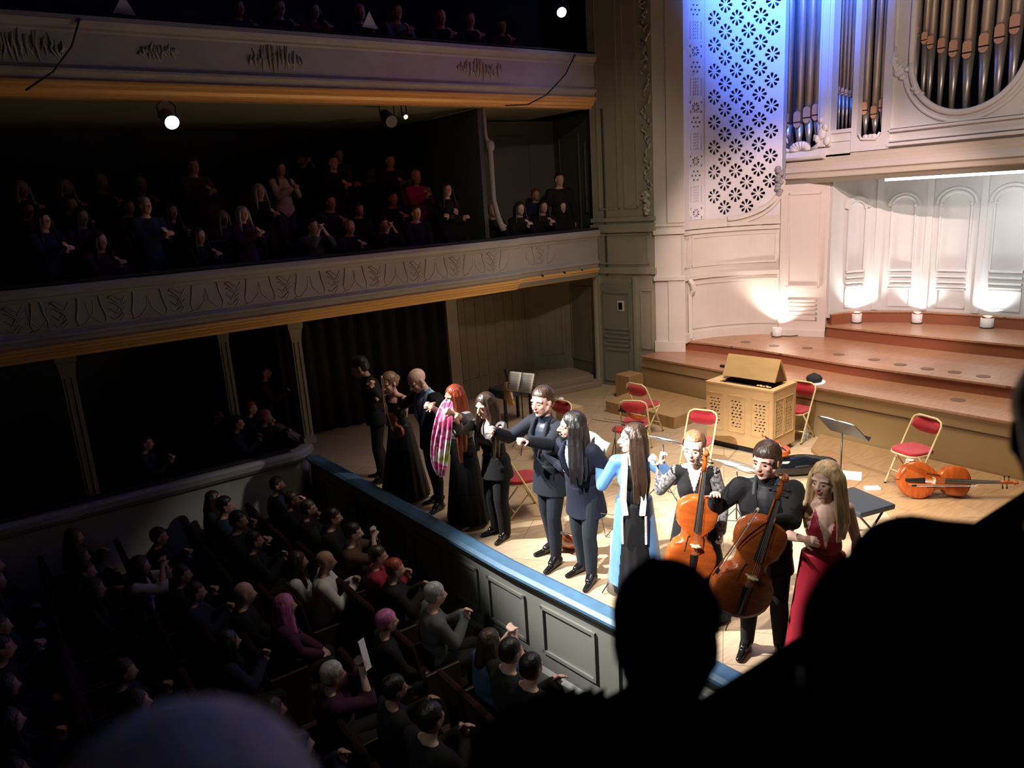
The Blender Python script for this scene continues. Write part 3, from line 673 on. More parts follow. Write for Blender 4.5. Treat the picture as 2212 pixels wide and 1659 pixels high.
mb.tube([(OX - .09, 6.57, 5.7), (OX - .11, 6.60, 5.5), (OX - .11, 6.52, 5.35), (OX - .09, 6.42, 5.45)], [0.02, 0.04, 0.04, 0.02], 8)
opart(mb, 'carved_scroll', white, True)
# second front plate with the three-pipe opening
def rr(x0, x1, y0, y1, r=0.08, n=5):
    return [(x0 + r - r*math.cos(a), y0 + r - r*math.sin(a)) for a in [PI/2*k/n for k in range(n+1)]] + [(x1 - r + r*math.sin(a), y0 + r - r*math.cos(a)) for a in [PI/2*k/n for k in range(n+1)]] + [(x1, y1), (x0, y1)]
p3 = [(-7.24, 4.17), (-7.24, 9.2), (-6.60, 9.2), (-6.60, 4.17)]
opart(cutplate([p3, rr(-7.14, -6.72, 4.36, 9.0)], 0.14, lambda v: pz(v) + Vector((-0.05, 0, 0))), 'pilaster_front', white)
mb = MB()
for y in (6.98, 6.90, 6.84): mb.ell((OX - 0.12, y, 4.38), (0.03, 0.055, 0.05), None, 9, 6)
mb.tube([(OX - .12, 7.10, 4.45), (OX - .13, 7.05, 4.36), (OX - .13, 6.8, 4.34), (OX - .12, 6.74, 4.44)], 0.022, 7)
opart(mb, 'carved_shell', white, True)
# left tower: posts, low box, white pilaster
mb = MB(); mb.box((OX - 0.16, 7.60, 4.3), (OX + 0.05, 7.84, 9.2)); mb.box((OX - 0.20, 7.66, 4.3), (OX - 0.16, 7.78, 9.2))
opart(mb, 'tower_pilaster', white, False, 0.01)
mb = MB()
for k, (y, z, r) in enumerate([(7.72, 4.52, .10), (7.80, 4.44, .07), (7.66, 4.62, .07), (7.74, 4.74, .05), (7.62, 4.40, .08)]): mb.ell((OX - 0.2, y, z), (0.05, r*0.8, r), None, 9, 7)
opart(mb, 'carved_scroll', white, True)
mb = MB(); mb.box((OX - 0.10, 7.24, 4.12), (OX + 0.1, 7.70, 4.50)); mb.box((OX - 0.13, 7.22, 4.50), (OX + 0.1, 7.72, 4.56)); mb.box((OX - 0.12, 7.24, 4.36), (OX + 0.1, 7.70, 4.39))
opart(mb, 'recess_plinth', white, False, 0.006)
mb = MB(); mb.rings([[(OX - 0.12 + o, y, z) for o, z in ((0.0, 4.10), (-0.1, 4.12), (-0.13, 4.16), (-0.06, 4.24), (0.0, 4.30), (0.2, 4.30), (0.2, 4.1))] for y in (8.62, 7.7)])
opart(mb, 'tower_sill', white)
mb = MB()
for k in range(9):
    a = PI * k / 8; mb.tube([(OX - 0.16, 8.15 + 0.05*math.cos(a), 4.28), (OX - 0.19, 8.15 + 0.20*math.cos(a), 4.30 + 0.13*math.sin(a))], [0.02, 0.035], 7)
for sy in (-1, 1):
    mb.tube([(OX-.16, 8.15 + sy*.22, 4.28), (OX-.18, 8.15 + sy*.36, 4.34), (OX-.18, 8.15 + sy*.38, 4.46), (OX-.18, 8.15 + sy*.28, 4.50), (OX-.17, 8.15 + sy*.26, 4.42)], [0.03, .04, .035, .025, .015], 7)
opart(mb, 'carved_shell', white, True)
mb = MB(); mb.box((OX + 0.55, 2.2, 4.0), (OX + 0.6, 8.7, 9.2)); opart(mb, 'case_back', mat('case_inside', (0.02, 0.02, 0.025), 0.9))
mb = MB(); mb.box((OX, 8.52, 4.1), (OX + 0.5, 8.6, 9.2)); opart(mb, 'case_side', mat('case_side', (0.06, 0.06, 0.09), 0.7))
# pipes: each one a thing of its own
tin = mat('tin_pipe', (0.50, 0.47, 0.43), 0.38, metal=0.75, var=0.06, vscale=3)
copper = mat('pipe_lip_copper', (0.85, 0.50, 0.32), 0.35, metal=0.35)
dark = mat('pipe_mouth_dark', (0.01, 0.01, 0.01), 0.9)
def pipe_thing(x, y, zfoot, zm, r, label, group, ztop=9.1):
    t = empty('organ_pipe', (x, y, zfoot), 0, label, 'organ pipe', group)
    h = zm - zfoot
    MB().lathe([(r*0.30, 0), (r*0.98, h - 0.02)], (0, 0, 0), 18).build('pipe_foot', tin, t, smooth=True)
    MB().lathe([(r, h - 0.02), (r, ztop - zfoot)], (0, 0, 0), 18).build('pipe_body', tin, t, smooth=True)
    # lower lip: a half round copper flap, then the dark mouth and the flattened upper lip
    mb = MB(); lip = [(r*0.82*math.cos(a), -r*0.95*math.sin(a)) for a in [PI*k/10 for k in range(11)]]
    mb.prism(lip, 0, 0.012, lambda v: Vector((-r*1.0 - v.z + 0.10*abs(v.x), v.x, h + v.y)))
    mb.build('lower_lip', copper, t)
    MB().box((-r*1.04, -r*0.8, h), (-r*0.6, r*0.8, h + r*0.28)).build('mouth', dark, t)
    up = MB(); up.prism([(-r*0.8, h + r*0.28), (r*0.8, h + r*0.28), (r*0.8, h + r*1.9), (r*0.45, h + r*2.3), (-r*0.45, h + r*2.3), (-r*0.8, h + r*1.9)], 0, 0.012, lambda v: Vector((-r*1.02 - v.z + 0.08*abs(v.x), v.x, v.y)))
    up.build('upper_lip', copper, t)
    return t
for i, (px, py) in enumerate([(1981, 75), (1999, 88), (2012, 98), (2036, 106), (2062, 113), (2092, 116), (2128, 102), (2162, 83), (2195, 62), (2228, 80)]):
    p = gx(px, py, OX + 0.12)
    nxt = [0.065, .07, .075, .085, .095, .10, .105, .105, .105, .105][i]
    pipe_thing(OX + 0.14, p.y, 4.45 + 0.15*abs(p.y - ycen), p.z, nxt*0.78, ['first', 'second', 'third', 'fourth', 'fifth', 'sixth', 'seventh', 'eighth', 'ninth', 'tenth'][i] + ' pipe from the left behind the round-bottomed organ opening', 'pipes of the round organ opening')
for i, (px, py) in enumerate([(1871, 240), (1891, 248), (1909, 234)]):
    p = gx(px, py, OX + 0.1); pipe_thing(OX + 0.1, p.y, 4.42, p.z, 0.062, ['left', 'middle', 'right'][i] + ' of the three tall pipes framed beside the organ tower', 'pipes of the narrow organ opening')
for i, (px, py) in enumerate([(1702, 268), (1727, 266), (1748, 256), (1768, 250)]):
    p = gx(px, py, OX + 0.05); pipe_thing(OX + 0.05, p.y, 4.30, p.z, 0.085, ['first', 'second', 'third', 'fourth'][i] + ' pipe of the outer organ tower counted from the rosette grille', 'pipes of the outer organ tower')
for i in range(6):
    px = 1803 + i*8.4; p = gx(px, 195 + i*2.5, OX + 0.12); pipe_thing(OX + 0.16, p.y, 4.5, p.z, 0.034, ['first', 'second', 'third', 'fourth', 'fifth', 'sixth'][i] + ' slim pipe from the left in the recess above the organ plinth', 'slim recess pipes')

# uplights on the tiers
lampw = mat('lamp_case_white', (0.75, 0.72, 0.70), 0.4)
glow = mat('lamp_glow', (1, 1, 1), 0.4, emit=(0.95, 0.98, 1.0), es=14)
def uplight(p, tgt, power, col, label, r=0.085, h=0.17):
    t = empty('uplight', p, 0, label, 'lamp', 'uplights along the organ wall')
    MB().lathe([(r*0.9, 0), (r, 0.02), (r, h), (r*0.93, h), (r*0.9, h - 0.02)], (0, 0, 0), 22).build('lamp_case', lampw, t, smooth=True)
    MB().lathe([(r*1.06, 0), (r*1.06, 0.018)], (0, 0, 0), 22).build('lamp_foot', black_m, t)
    MB().lathe([(0.001, h - 0.025), (r*0.9, h - 0.024)], (0, 0, 0), 22, cap=False).build('lens', glow, t)
    l = bpy.data.lights.new('uplight_beam', 'SPOT'); l.energy = power; l.color = col; l.spot_size = math.radians(118); l.spot_blend = 0.7; l.shadow_soft_size = 0.05
    o = bpy.data.objects.new('uplight_beam', l); link(o, t); o.location = (0, 0, h + 0.01)
    o.rotation_euler = (Vector(tgt) - (Vector(p) + Vector((0, 0, h)))).to_track_quat('-Z', 'Y').to_euler()
u0 = gz(1678, 727, .95)
uplight(u0, (12.35, 8.35, 2.6), 95, (1.0, 0.88, 0.78), 'white uplight at the foot of the pink-lit pier, leftmost')
uplight(gz(1850, 697, 1.17), (13.15, 7.35, 2.5), 75, (0.98, 0.97, 0.92), 'white uplight under the first alcove arch')
uplight(gz(1980, 698, 1.17), (13.75, 6.5, 2.5), 75, (0.95, 0.98, 1.0), 'white uplight between the second and third alcove arches')
uplight(gz(2131, 708, 1.17), (13.95, 5.4, 2.5), 75, (0.95, 0.98, 1.0), 'white uplight under the fourth alcove arch, rightmost', 0.10)
o = MB().tube([u0 + Vector((0.05, -0.08, 0.01)), u0 + Vector((0.1, -0.2, 0.01)), (12.28, 8.0, 0.962), (12.38, 7.6, 0.962)], 0.008, 6).build('lamp_cable', black_m); tag(o, 'thin dark cable running from the leftmost uplight along the pier', 'cable')
# cove strip light under the loft
st = MB().box((CF + 0.28, 3.0, 3.66), (CF + 0.34, 6.72, 3.70)).build('strip_light', mat('strip_glow', (1, 1, 1), 0.5, emit=(0.85, 0.93, 1.0), es=10)); tag(st, 'long white strip light tucked under the organ loft edge', 'lamp')
area('strip_light_glow', (12.75, 4.9, 3.62), (13.9, 4.9, 2.9), 30, (0.92, 0.96, 1.0), 0.1, 3.6, 170)
# ================================================================ FIGURES
def remeshed(name, mb, voxel, m, parent=None, smooth=3, cut=None, disp=None):
    me = bpy.data.meshes.new('t'); me.from_pydata(mb.v, [], mb.f)
    bm = bmesh.new(); bm.from_mesh(me); bmesh.ops.recalc_face_normals(bm, faces=bm.faces); bm.to_mesh(me); bm.free()
    o = bpy.data.objects.new('t', me); COL.objects.link(o)
    md = o.modifiers.new('r', 'REMESH'); md.mode = 'VOXEL'; md.voxel_size = voxel
    if smooth: ms = o.modifiers.new('s', 'SMOOTH'); ms.iterations = smooth; ms.factor = 0.6
    dg = bpy.context.evaluated_depsgraph_get(); dg.update(); ev = o.evaluated_get(dg)
    out = bpy.data.meshes.new_from_object(ev); out.name = name
    bpy.data.objects.remove(o); bpy.data.meshes.remove(me)
    if disp:
        for v in out.vertices: v.co = disp(v.co)
    if cut:
        bm = bmesh.new(); bm.from_mesh(out)
        dead = [f for f in bm.faces if cut(f.calc_center_median())]
        bmesh.ops.delete(bm, geom=dead, context='FACES'); bm.to_mesh(out); bm.free()
    for p in out.polygons: p.use_smooth = True
    out.materials.clear(); out.materials.append(m)
    ob = bpy.data.objects.new(name, out); return link(ob, parent)

def rcone(mb, a, b, ra, rb, flat=None, fs=1.0, n=14, caps=3):
    """round-ended tapered limb; flat = direction in which it is squashed by fs"""
    a = Vector(a); b = Vector(b); d = (b - a); L = max(d.length, 1e-4); d.normalize()
    u = Vector(flat) if flat is not None else (Vector((0, 0, 1)) if abs(d.z) < 0.9 else Vector((1, 0, 0)))
    u = (u - d * u.dot(d)).normalized(); sd = d.cross(u)
    prof = []
    for k in range(caps + 1):
        t = PI/2 * k / caps; prof.append((-ra * math.cos(t) * 0.999, max(ra * math.sin(t), ra*0.02)))
    for k in range(caps + 1):
        t = PI/2 * k / caps; prof.append((L + rb * math.sin(t) * 0.999, max(rb * math.cos(t), rb*0.02)))
    mb.rings([[a + d*z + sd * math.cos(2*PI*k/n) * r + u * math.sin(2*PI*k/n) * r * fs for k in range(n)] for z, r in prof])
def chain(mb, pts, rs, **kw):
    for i in range(len(pts)-1): rcone(mb, pts[i], pts[i+1], rs[i], rs[i+1], **kw)

def skin_mat(name, c, rough=0.5): return mat(name, c, rough, var=0.05, vscale=12)
def cloth(name, c, rough=0.85, sheen=0.02, **kw): return mat(name, c, rough, sheen=sheen, spec=0.3, **kw)
def hairm(name, c, rough=0.4): return mat(name, c, rough, var=0.35, vscale=25, stretch=(1, 1, 0.12), bump=0.7, bscale=60)

def hand_prims(mb, W, d, n, side, k, curl, spread=0.0, fat=1.0):
    """hand from wrist W along d, palm facing n; side=+1 puts the thumb on n x d"""
    d = d.normalized(); n = (n - d * n.dot(d)).normalized(); s = n.cross(d) * side
    rcone(mb, W - d*0.01*k, W + d*0.078*k, 0.027*k, 0.040*k, flat=n, fs=0.42)
    for i, (off, L) in enumerate(((0.029, .070), (0.010, .078), (-0.010, .073), (-0.029, .057))):
        p = W + d*(0.082 - 0.004*abs(i-1.2))*k + s*off*k; ang = spread * (1.5 - i) * 0.12; r = 0.0092 * k * fat
        dd = (d*math.cos(ang) + s*math.sin(ang)).normalized(); a = 0
        for j, (fr, c) in enumerate(((0.45, .55), (0.32, 1.0), (0.25, .8))):
            a += curl * c * (1 + 0.12*i); q = p + (dd*math.cos(a) + n*math.sin(a)) * L*k*fr
            rcone(mb, p, q, r, r*0.92, n=8, caps=2); p = q; r *= 0.92
    p = W + d*0.018*k + s*0.024*k; t1 = (d*0.62 + s*0.72 + n*0.30*(0.4+curl)).normalized(); t2 = (d*0.85 + s*0.35 + n*0.5*curl).normalized()
    q = p + t1*0.042*k; rcone(mb, p, q, 0.013*k, 0.0105*k*fat, n=8, caps=2); rcone(mb, q, q + t2*0.032*k, 0.0105*k*fat, 0.008*k, n=8, caps=2)

def rot_ypr(yaw, pitch, roll):
    """yaw left about z, pitch down positive about y, roll about x"""
    return Matrix.Rotation(yaw, 3, 'Z') @ Matrix.Rotation(pitch, 3, 'Y') @ Matrix.Rotation(roll, 3, 'X')

class Fig:
    def __init__(s, loc, yaw, h=1.75, female=False, lean=0.0, leanside=0.0, seated=False, head=(0, 0, 0), stance=0.10, step=0.0, armL=None, armR=None, bulk=1.0,
                 label='', group=None, curl=(0.5, 0.5), palmL=None, palmR=None, lod=0, chest_yaw=0.0, elbowL=None, elbowR=None, name='person'):
        s.h = h; k = s.k = h / 1.75; s.fem = female; s.lod = lod
        s.root = empty(name, loc, yaw, label, 'person', group)
        s.Minv = Matrix.Rotation(-yaw, 3, 'Z'); s.loc = Vector(loc)
        f = female; B = bulk
        sp = rot_ypr(chest_yaw, lean, leanside); s.sp = sp
        pz = 0.30*h if seated else 0.525*h
        P = Vector((0, 0, pz)); s.P = P
        def T(x, y, z): return P + sp @ Vector((x, y, z)) * k
        s.T = T
        s.neckb = T(-0.005, 0, 0.535); sw = (0.160 if f else 0.190)
        s.shL = T(0, sw, 0.475); s.shR = T(0, -sw, 0.475)
        R = sp @ rot_ypr(*head); s.R = R
        HS = s.HS = 1.0 if lod else 1.17
        hc = s.neckb + (sp @ Vector((0.03, 0, 0.03)))*k + R @ Vector((0.012, 0, 0.135*HS - 0.01))*k; s.hc = hc
        s.Hd = lambda x, y, z: hc + R @ Vector((x, y, z)) * k * HS
        pr = s.pr = []       # (tag, fn(mb, g)) primitives; g is the clothing gap
        def add(tag, fn): pr.append((tag, fn))
        def ellp(tag, c, r, M=sp): add(tag, lambda mb, g, c=c, r=r, M=M: mb.ell(c, tuple(x*k + g for x in r), M, 16, 12))
        # torso
        hipw = 0.168 if f else 0.158
        ellp('pelvis', T(-0.005, 0, 0.02), (0.115*B, hipw*B, 0.13))
        ellp('torso', T(0.005, 0, 0.16), (0.105*B, (0.128 if f else 0.148)*B, 0.15))
        ellp('torso', T(0, 0, 0.34), (0.118*B, (0.142 if f else 0.165)*B, 0.19))
        ellp('torso', T(-0.015, 0, 0.43), (0.092*B, (0.15 if f else 0.185), 0.09))
        if f:
            for sy in (-1, 1): ellp('torso', T(0.078*B, sy*0.062, 0.33), (0.056, 0.066, 0.066))
        add('torso', lambda mb, g: rcone(mb, s.shL, s.shR, 0.052*k + g, 0.052*k + g))
        add('neck', lambda mb, g: rcone(mb, s.neckb + (sp @ Vector((0, 0, -0.03)))*k, s.Hd(-0.012, 0, -0.05), (0.050 if f else 0.060)*k + g, (0.046 if f else 0.056)*k + g))
        add('neck', lambda mb, g: (rcone(mb, s.neckb + (sp @ Vector((0, 0, -0.005)))*k, s.shL, 0.046*k + g, 0.046*k + g), rcone(mb, s.neckb + (sp @ Vector((0, 0, -0.005)))*k, s.shR, 0.046*k + g, 0.046*k + g)))
        # head
        H = s.Hd
        def headp(mb, g, k=k*HS):
            mb.ell(H(-0.014, 0, 0.036), (0.096*k+g, 0.076*k+g, 0.086*k+g), R, 18, 14)
            mb.ell(H(0.030, 0, -0.022), (0.060*k+g, 0.058*k+g, 0.084*k+g), R, 16, 12)
            rcone(mb, H(0.015, 0, -0.062), H(0.058, 0, -0.088), 0.046*k+g, 0.022*k+g)
            for sy in (-1, 1):
                rcone(mb, H(0.0, sy*0.045, -0.045), H(0.05, sy*0.015, -0.085), 0.026*k+g, 0.018*k+g)
                mb.ell(H(0.058, sy*0.036, -0.022), (0.022*k, 0.022*k, 0.022*k), R)
                if g < 0.001:
                    mb.ell(H(-0.008, sy*0.077, -0.002), (0.020*k, 0.009*k, 0.032*k), R)
                    rcone(mb, H(0.078, sy*0.012, 0.026), H(0.066, sy*0.048, 0.026), 0.0115*k, 0.0115*k, n=8)
            if g < 0.001:
                rcone(mb, H(0.083, 0, 0.018), H(0.108, 0, -0.020), 0.0085*k, 0.0135*k, n=10)
                for sy in (-1, 1): mb.ell(H(0.098, sy*0.011, -0.024), (0.010*k, 0.008*k, 0.008*k), R)
                mb.ell(H(0.086, 0, -0.047), (0.010*k, 0.022*k, 0.006*k), R); mb.ell(H(0.084, 0, -0.060), (0.011*k, 0.018*k, 0.007*k), R)
        add('head', headp)
        # legs
        s.foot = {}
        for nm, sy in (('L', 1), ('R', -1)):
            hj = P + Vector((0, sy*0.088*k, -0.02*k))
            if seated:
                kn = hj + Vector((0.43, sy*0.02, 0.01))*k; an = Vector((kn.x - 0.02, kn.y, 0.07*k)); toe = an + Vector((0.16, sy*0.02, -0.045))*k
            else:
                st = step * sy; an = Vector((st, sy*stance, 0.075*k)); kn = (hj + an)/2 + Vector((0.035 + 0.03*abs(step), 0, 0.0)); toe = an + Vector((0.165, sy*0.045, -0.045))*k
            s.foot[nm] = (an, toe, kn, hj)
            add('leg'+nm, lambda mb, g, hj=hj, kn=kn: rcone(mb, hj, kn, 0.088*k*B + g, 0.056*k + g))
            add('leg'+nm, lambda mb, g, kn=kn, an=an: (rcone(mb, kn, kn.lerp(an, 0.35) + Vector((-0.012, 0, 0)), 0.054*k + g, 0.056*k + g), rcone(mb, kn.lerp(an, 0.35) + Vector((-0.012, 0, 0)), an, 0.054*k + g, 0.038*k + g)))
            def ftp(mb, g, an=an, toe=toe, kn=kn):
                rcone(mb, an + Vector((-0.02*k, 0, -0.035*k)), toe - Vector((0.03, 0, -0.006))*k, 0.028*k+g, 0.018*k+g, flat=(0, 0, 1), fs=0.8)
                rcone(mb, an, an.lerp(toe, 0.35), 0.036*k+g, 0.026*k+g)
            add('foot'+nm, ftp)
        # arms
        s.arm = {}
        l1, l2 = 0.285*k, 0.255*k
        for nm, S, tgt, sy, ci, palm, eh in (('L', s.shL, armL, 1, 0, palmL, elbowL), ('R', s.shR, armR, -1, 1, palmR, elbowR)):
            if tgt is None: Wt = S + Vector((0.05, sy*0.07, -0.52*k))
            elif len(tgt) == 4: Wt = s.Minv @ (Vector(tgt[:3]) - s.loc)          # a point of the hall
            else: Wt = Vector(tgt)                                               # a point of the figure's own frame
            v = Wt - S; D = v.length; mx = (l1 + l2)*0.985
            if D > mx: v *= mx/D; D = mx
            Wt = S + v; u = v.normalized(); ca = max(-1, min(1, (l1*l1 + D*D - l2*l2)/(2*l1*D))); al = math.acos(ca)
            hint = Vector(eh) if eh else Vector((-0.35, sy*0.55, -0.8)); hint = (hint - u*hint.dot(u)).normalized()
            E = S + u*l1*math.cos(al) + hint*l1*math.sin(al); fd = (Wt - E).normalized()
            s.arm[nm] = (S, E, Wt, fd)
            add('uarm'+nm, lambda mb, g, S=S, E=E: rcone(mb, S, E, (0.050 if f else 0.056)*k*min(B, 1.15) + g, 0.039*k + g))
            add('farm'+nm, lambda mb, g, E=E, Wt=Wt: (rcone(mb, E, E.lerp(Wt, .4), 0.038*k + g, 0.040*k + g), rcone(mb, E.lerp(Wt, .4), Wt, 0.039*k + g, 0.027*k + g)))
            pn = Vector(palm) if palm else (Vector((0, -sy, -0.2)) if tgt is not None else Vector((0, -sy, 0)))
            if abs(pn.normalized().dot(fd)) > 0.95: pn = Vector((0, 0, -1))
            add('hand'+nm, lambda mb, g, Wt=Wt, fd=fd, pn=pn, c=curl[ci], sy=sy: hand_prims(mb, Wt, fd, pn, -sy, k*1.02, c, 0.5, 1.25 if lod else 1.0))
    def mb(s, tags, g=0.0):
        m = MB()
        for t, fn in s.pr:
            if t in tags: fn(m, g)
        return m
    ALL = ['pelvis', 'torso', 'neck', 'head', 'legL', 'legR', 'footL', 'footR', 'uarmL', 'farmL', 'handL', 'uarmR', 'farmR', 'handR']
    def body(s, m, tags=None):
        o = remeshed('body', s.mb(tags or Fig.ALL), 0.014 if s.lod else 0.0062, m, s.root, 2); s.bodyo = o; return o
    def face(s, hair_m, lips=(0.45, 0.12, 0.10), closed=False, smile=False, beard=None):
        H = s.Hd; k = s.k*s.HS; R = s.R
        if s.lod: return
        wht = mat('eye_white', (0.45, 0.42, 0.40), 0.4); irs = mat('eye_dark', (0.02, 0.012, 0.01), 0.2)
        for sy in (-1, 1):
            e = MB(); e.ell(H(0.0785, sy*0.030, 0.004), (0.010*k, 0.0115*k, (0.0026 if closed else 0.005)*k), R, 10, 8); eo = e.build('eye', irs if closed else wht, s.root, smooth=True)
            if not closed: MB().ell(H(0.0862, sy*0.030, 0.004), (0.004*k, 0.0062*k, 0.0050*k), R, 8, 6).build('iris', irs, eo, smooth=True)
            b = MB(); b.tube([H(0.089, sy*0.013, 0.026), H(0.089, sy*0.030, 0.032), H(0.074, sy*0.050, 0.026)], [0.002*k, 0.003*k, 0.0015*k], 6); b.build('eyebrow', hair_m, s.root, smooth=True)
        lp = mat('lips_%.2f' % lips[0], lips, 0.4); mo = MB()
        w = 0.027 if smile else 0.022; up = 0.008 if smile else 0.0
        mo.tube([H(0.080, -w, -0.052 + up), H(0.094, -w*0.4, -0.052), H(0.0965, 0, -0.053), H(0.094, w*0.4, -0.052), H(0.080, w, -0.052 + up)], [0.002*k, 0.006*k, 0.0065*k, 0.006*k, 0.002*k], 8)
        mo.build('mouth', lp, s.root, smooth=True)
        if smile: MB().tube([H(0.090, -0.014, -0.0505), H(0.099, 0, -0.0525), H(0.090, 0.014, -0.0505)], [0.0025*k]*3, 6).build('teeth', mat('teeth', (0.8, 0.78, 0.74), 0.3), s.root, smooth=True)
        if beard:
            b = MB(); b.ell(H(0.055, 0, -0.078), (0.042*k, 0.050*k, 0.034*k), R, 14, 10); b.tube([H(0.085, -0.028, -0.046), H(0.100, 0, -0.038), H(0.085, 0.028, -0.046)], [0.005*k, 0.008*k, 0.005*k], 8)
            for sy in (-1, 1): rcone(b, H(0.05, sy*0.04, -0.07), H(0.01, sy*0.062, -0.02), 0.016*k, 0.010*k)
            remeshed('beard', b, 0.005, beard, s.root, 1)
    def hair(s, m, style='short', length=0.4, voxel=None):
        H = s.Hd; k = s.k*s.HS; R = s.R; vx = voxel or (0.014 if s.lod else 0.0075); b = MB()
        b.ell(H(-0.020, 0, 0.044), (0.104*k, 0.088*k, 0.094*k), R, 18, 14)
        Ri = R.inverted()
        hl = 0.078
        if style == 'short':
            b.ell(H(-0.045, 0, 0.0), (0.075*k, 0.082*k, 0.075*k), R)
            def cut(p):
                q = Ri @ (p - s.hc) / k
                return (q.x > 0.030 and q.z < hl - 0.012*abs(q.y)/0.05) or (q.x > -0.035 and q.z < 0.028) or q.z < -0.062
        elif style in ('tied', 'bun'):
            b.ell(H(-0.045, 0, 0.0), (0.072*k, 0.078*k, 0.070*k), R); b.ell(H(-0.118, 0, 0.01), (0.04*k, 0.04*k, 0.045*k), R)
            def cut(p):
                q = Ri @ (p - s.hc) / k
                return (q.x > 0.035 and q.z < hl + 0.004) or (q.x > -0.02 and q.z < 0.02) or q.z < -0.07
        elif style == 'fringe':
            b.ell(H(-0.03, 0, 0.0), (0.085*k, 0.093*k, 0.085*k), R)
            def cut(p):
                q = Ri @ (p - s.hc) / k
                return (q.x > 0.045 and q.z < 0.050) or (q.x > 0.035 and abs(q.y) < 0.075 and q.z < 0.05) or q.z < -0.075
        else:      # long hair falling on both sides
            L = length
            for sy in (-1, 1):
                for (x0, x1, r) in ((0.035, 0.055, 0.016), (0.005, 0.03, 0.026), (-0.04, -0.02, 0.034), (-0.08, -0.07, 0.034)):
                    y0 = sy*(0.078 if x0 > -0.06 else 0.045)
                    pts = [H(x0*0.6, y0*0.75, 0.09), H(x0, y0*1.06, 0.03), H(x0 + 0.2*(x1-x0), y0*1.22, -0.06)]
                    # lower part follows gravity
                    base = pts[-1]; dn = Vector((0, 0, -1)); fw = (s.sp @ Vector((x1 - x0 + 0.012, sy*0.02, 0)))
                    pts += [base + (dn*L*0.33 + fw*0.5)*k, base + (dn*L*0.66 + fw)*k, base + (dn*(L*1.0 + 0.02*sy) + fw*0.8)*k]
                    chain(b, pts, [r*k*x for x in (0.7, 1.0, 1.05, 1.1, 1.0, 0.45)], n=10, caps=2)
            pts = [H(-0.07, 0, 0.06), H(-0.10, 0, -0.03)]; base = pts[-1]
            pts += [base + (Vector((0, 0, -1))*L*0.5 + s.sp @ Vector((-0.03, 0, 0)))*k, base + (Vector((0, 0, -1))*L*0.95 + s.sp @ Vector((-0.02, 0, 0)))*k]
            chain(b, pts, [0.06*k, 0.065*k, 0.07*k, 0.03*k], flat=R @ Vector((1, 0, 0)), fs=0.6)
            def cut(p):
                q = Ri @ (p - s.hc) / k
                return q.x > 0.028 and abs(q.y) < (0.066 if q.z < 0.03 else 0.058) and q.z < 0.088 - 0.6*abs(q.y) and q.z > -0.14
        return remeshed('hair', b, vx, m, s.root, 2, cut=cut)
    def torsoq(s, p): return (s.sp.inverted() @ (p - s.P)) / s.k
    def garment(s, name, tags, g, m, vneck=None, scoop=None, hem=None, voxel=None, extra=None, keep=None, pleat=0, openf=0.0):
        b = s.mb(tags, g); k = s.k
        if hem:    # (z of waist, z of the lower edge, rx, ry at the edge, forward shift)
            zw, ze, rx, ry, dx = hem; rings = []; n = 96 if pleat and not s.lod else 28; st = 10
            inv = s.sp
            for i in range(st + 1):
                t = i/st; z = zw + (ze - zw)*t
                a_ = 0.108*1.02 + g/k + (rx - 0.108)*t; b_ = (0.155 + g/k) + (ry - 0.155)*t
                ring = []
                for q in range(n):
                    an = 2*PI*q/n; pl = 1 + pleat*t*(0.6*math.sin(an*15) + 0.4*math.sin(an*7 + 2))
                    v = Vector((a_*math.cos(an)*pl + dx*t, b_*math.sin(an)*pl, z))*k
                    ring.append(s.P + (inv @ v if z > -0.05 else Vector((v.x, v.y, v.z)) if z < -0.35 else (inv @ v).lerp(v, min(1, (-0.05 - z)/0.30))))
                rings.append(ring)
            b.rings(rings)
        if extra: extra(b)
        def cut(p):
            q = s.torsoq(p)
            if vneck and q.x > 0.0 and q.z > vneck[0] and abs(q.y) < (q.z - vneck[0])*vneck[1]: return True
            if scoop and q.z > scoop[0] and abs(q.y) < scoop[1] and (q.x > -0.02 or q.z > scoop[0] + 0.10): return True
            if openf and q.x > 0.02 and q.z < -0.0 and abs(q.y) < openf*(-q.z): return True
            if keep and not keep(p, q): return True
            return False
        return remeshed(name, b, voxel or (0.016 if s.lod else 0.0085), m, s.root, 3, cut=cut if (vneck or scoop or keep or openf) else None)
    def suit(s, jm, tm, shirt, vz=0.20, vw=0.33, hemz=-0.12, shoe=None, lapel=None, jname='jacket', gj=0.024, tie=False):
        s.garment('trousers', ['pelvis', 'legL', 'legR'], 0.016, tm)
        s.garment('shirt', ['torso', 'neck'], 0.010, shirt, scoop=(0.535, 0.2) if False else None, keep=lambda p, q: q.z < 0.585)
        s.garment(jname, ['pelvis', 'torso', 'uarmL', 'farmL', 'uarmR', 'farmR'], gj, jm, vneck=(vz, vw), hem=(0.10, hemz, 0.15, 0.195, -0.01), keep=lambda p, q: q.z < 0.575)
        if lapel:
            b = MB()
            for sy in (-1, 1):
                pts = [(0.150, 0.006*sy, vz - 0.01), (0.150, sy*0.06, vz + 0.11), (0.125, sy*0.095, vz + 0.22), (0.07, sy*0.085, 0.53), (0.0, sy*0.075, 0.575)]
                b.tube([s.T(*p) for p in pts], [0.010*s.k, 0.026*s.k, 0.028*s.k, 0.018*s.k, 0.014*s.k], 10)
            b.build('lapel', lapel, s.root, smooth=True)
        s.shoes(shoe or mat('black_leather', (0.01, 0.01, 0.011), 0.15))
        return s
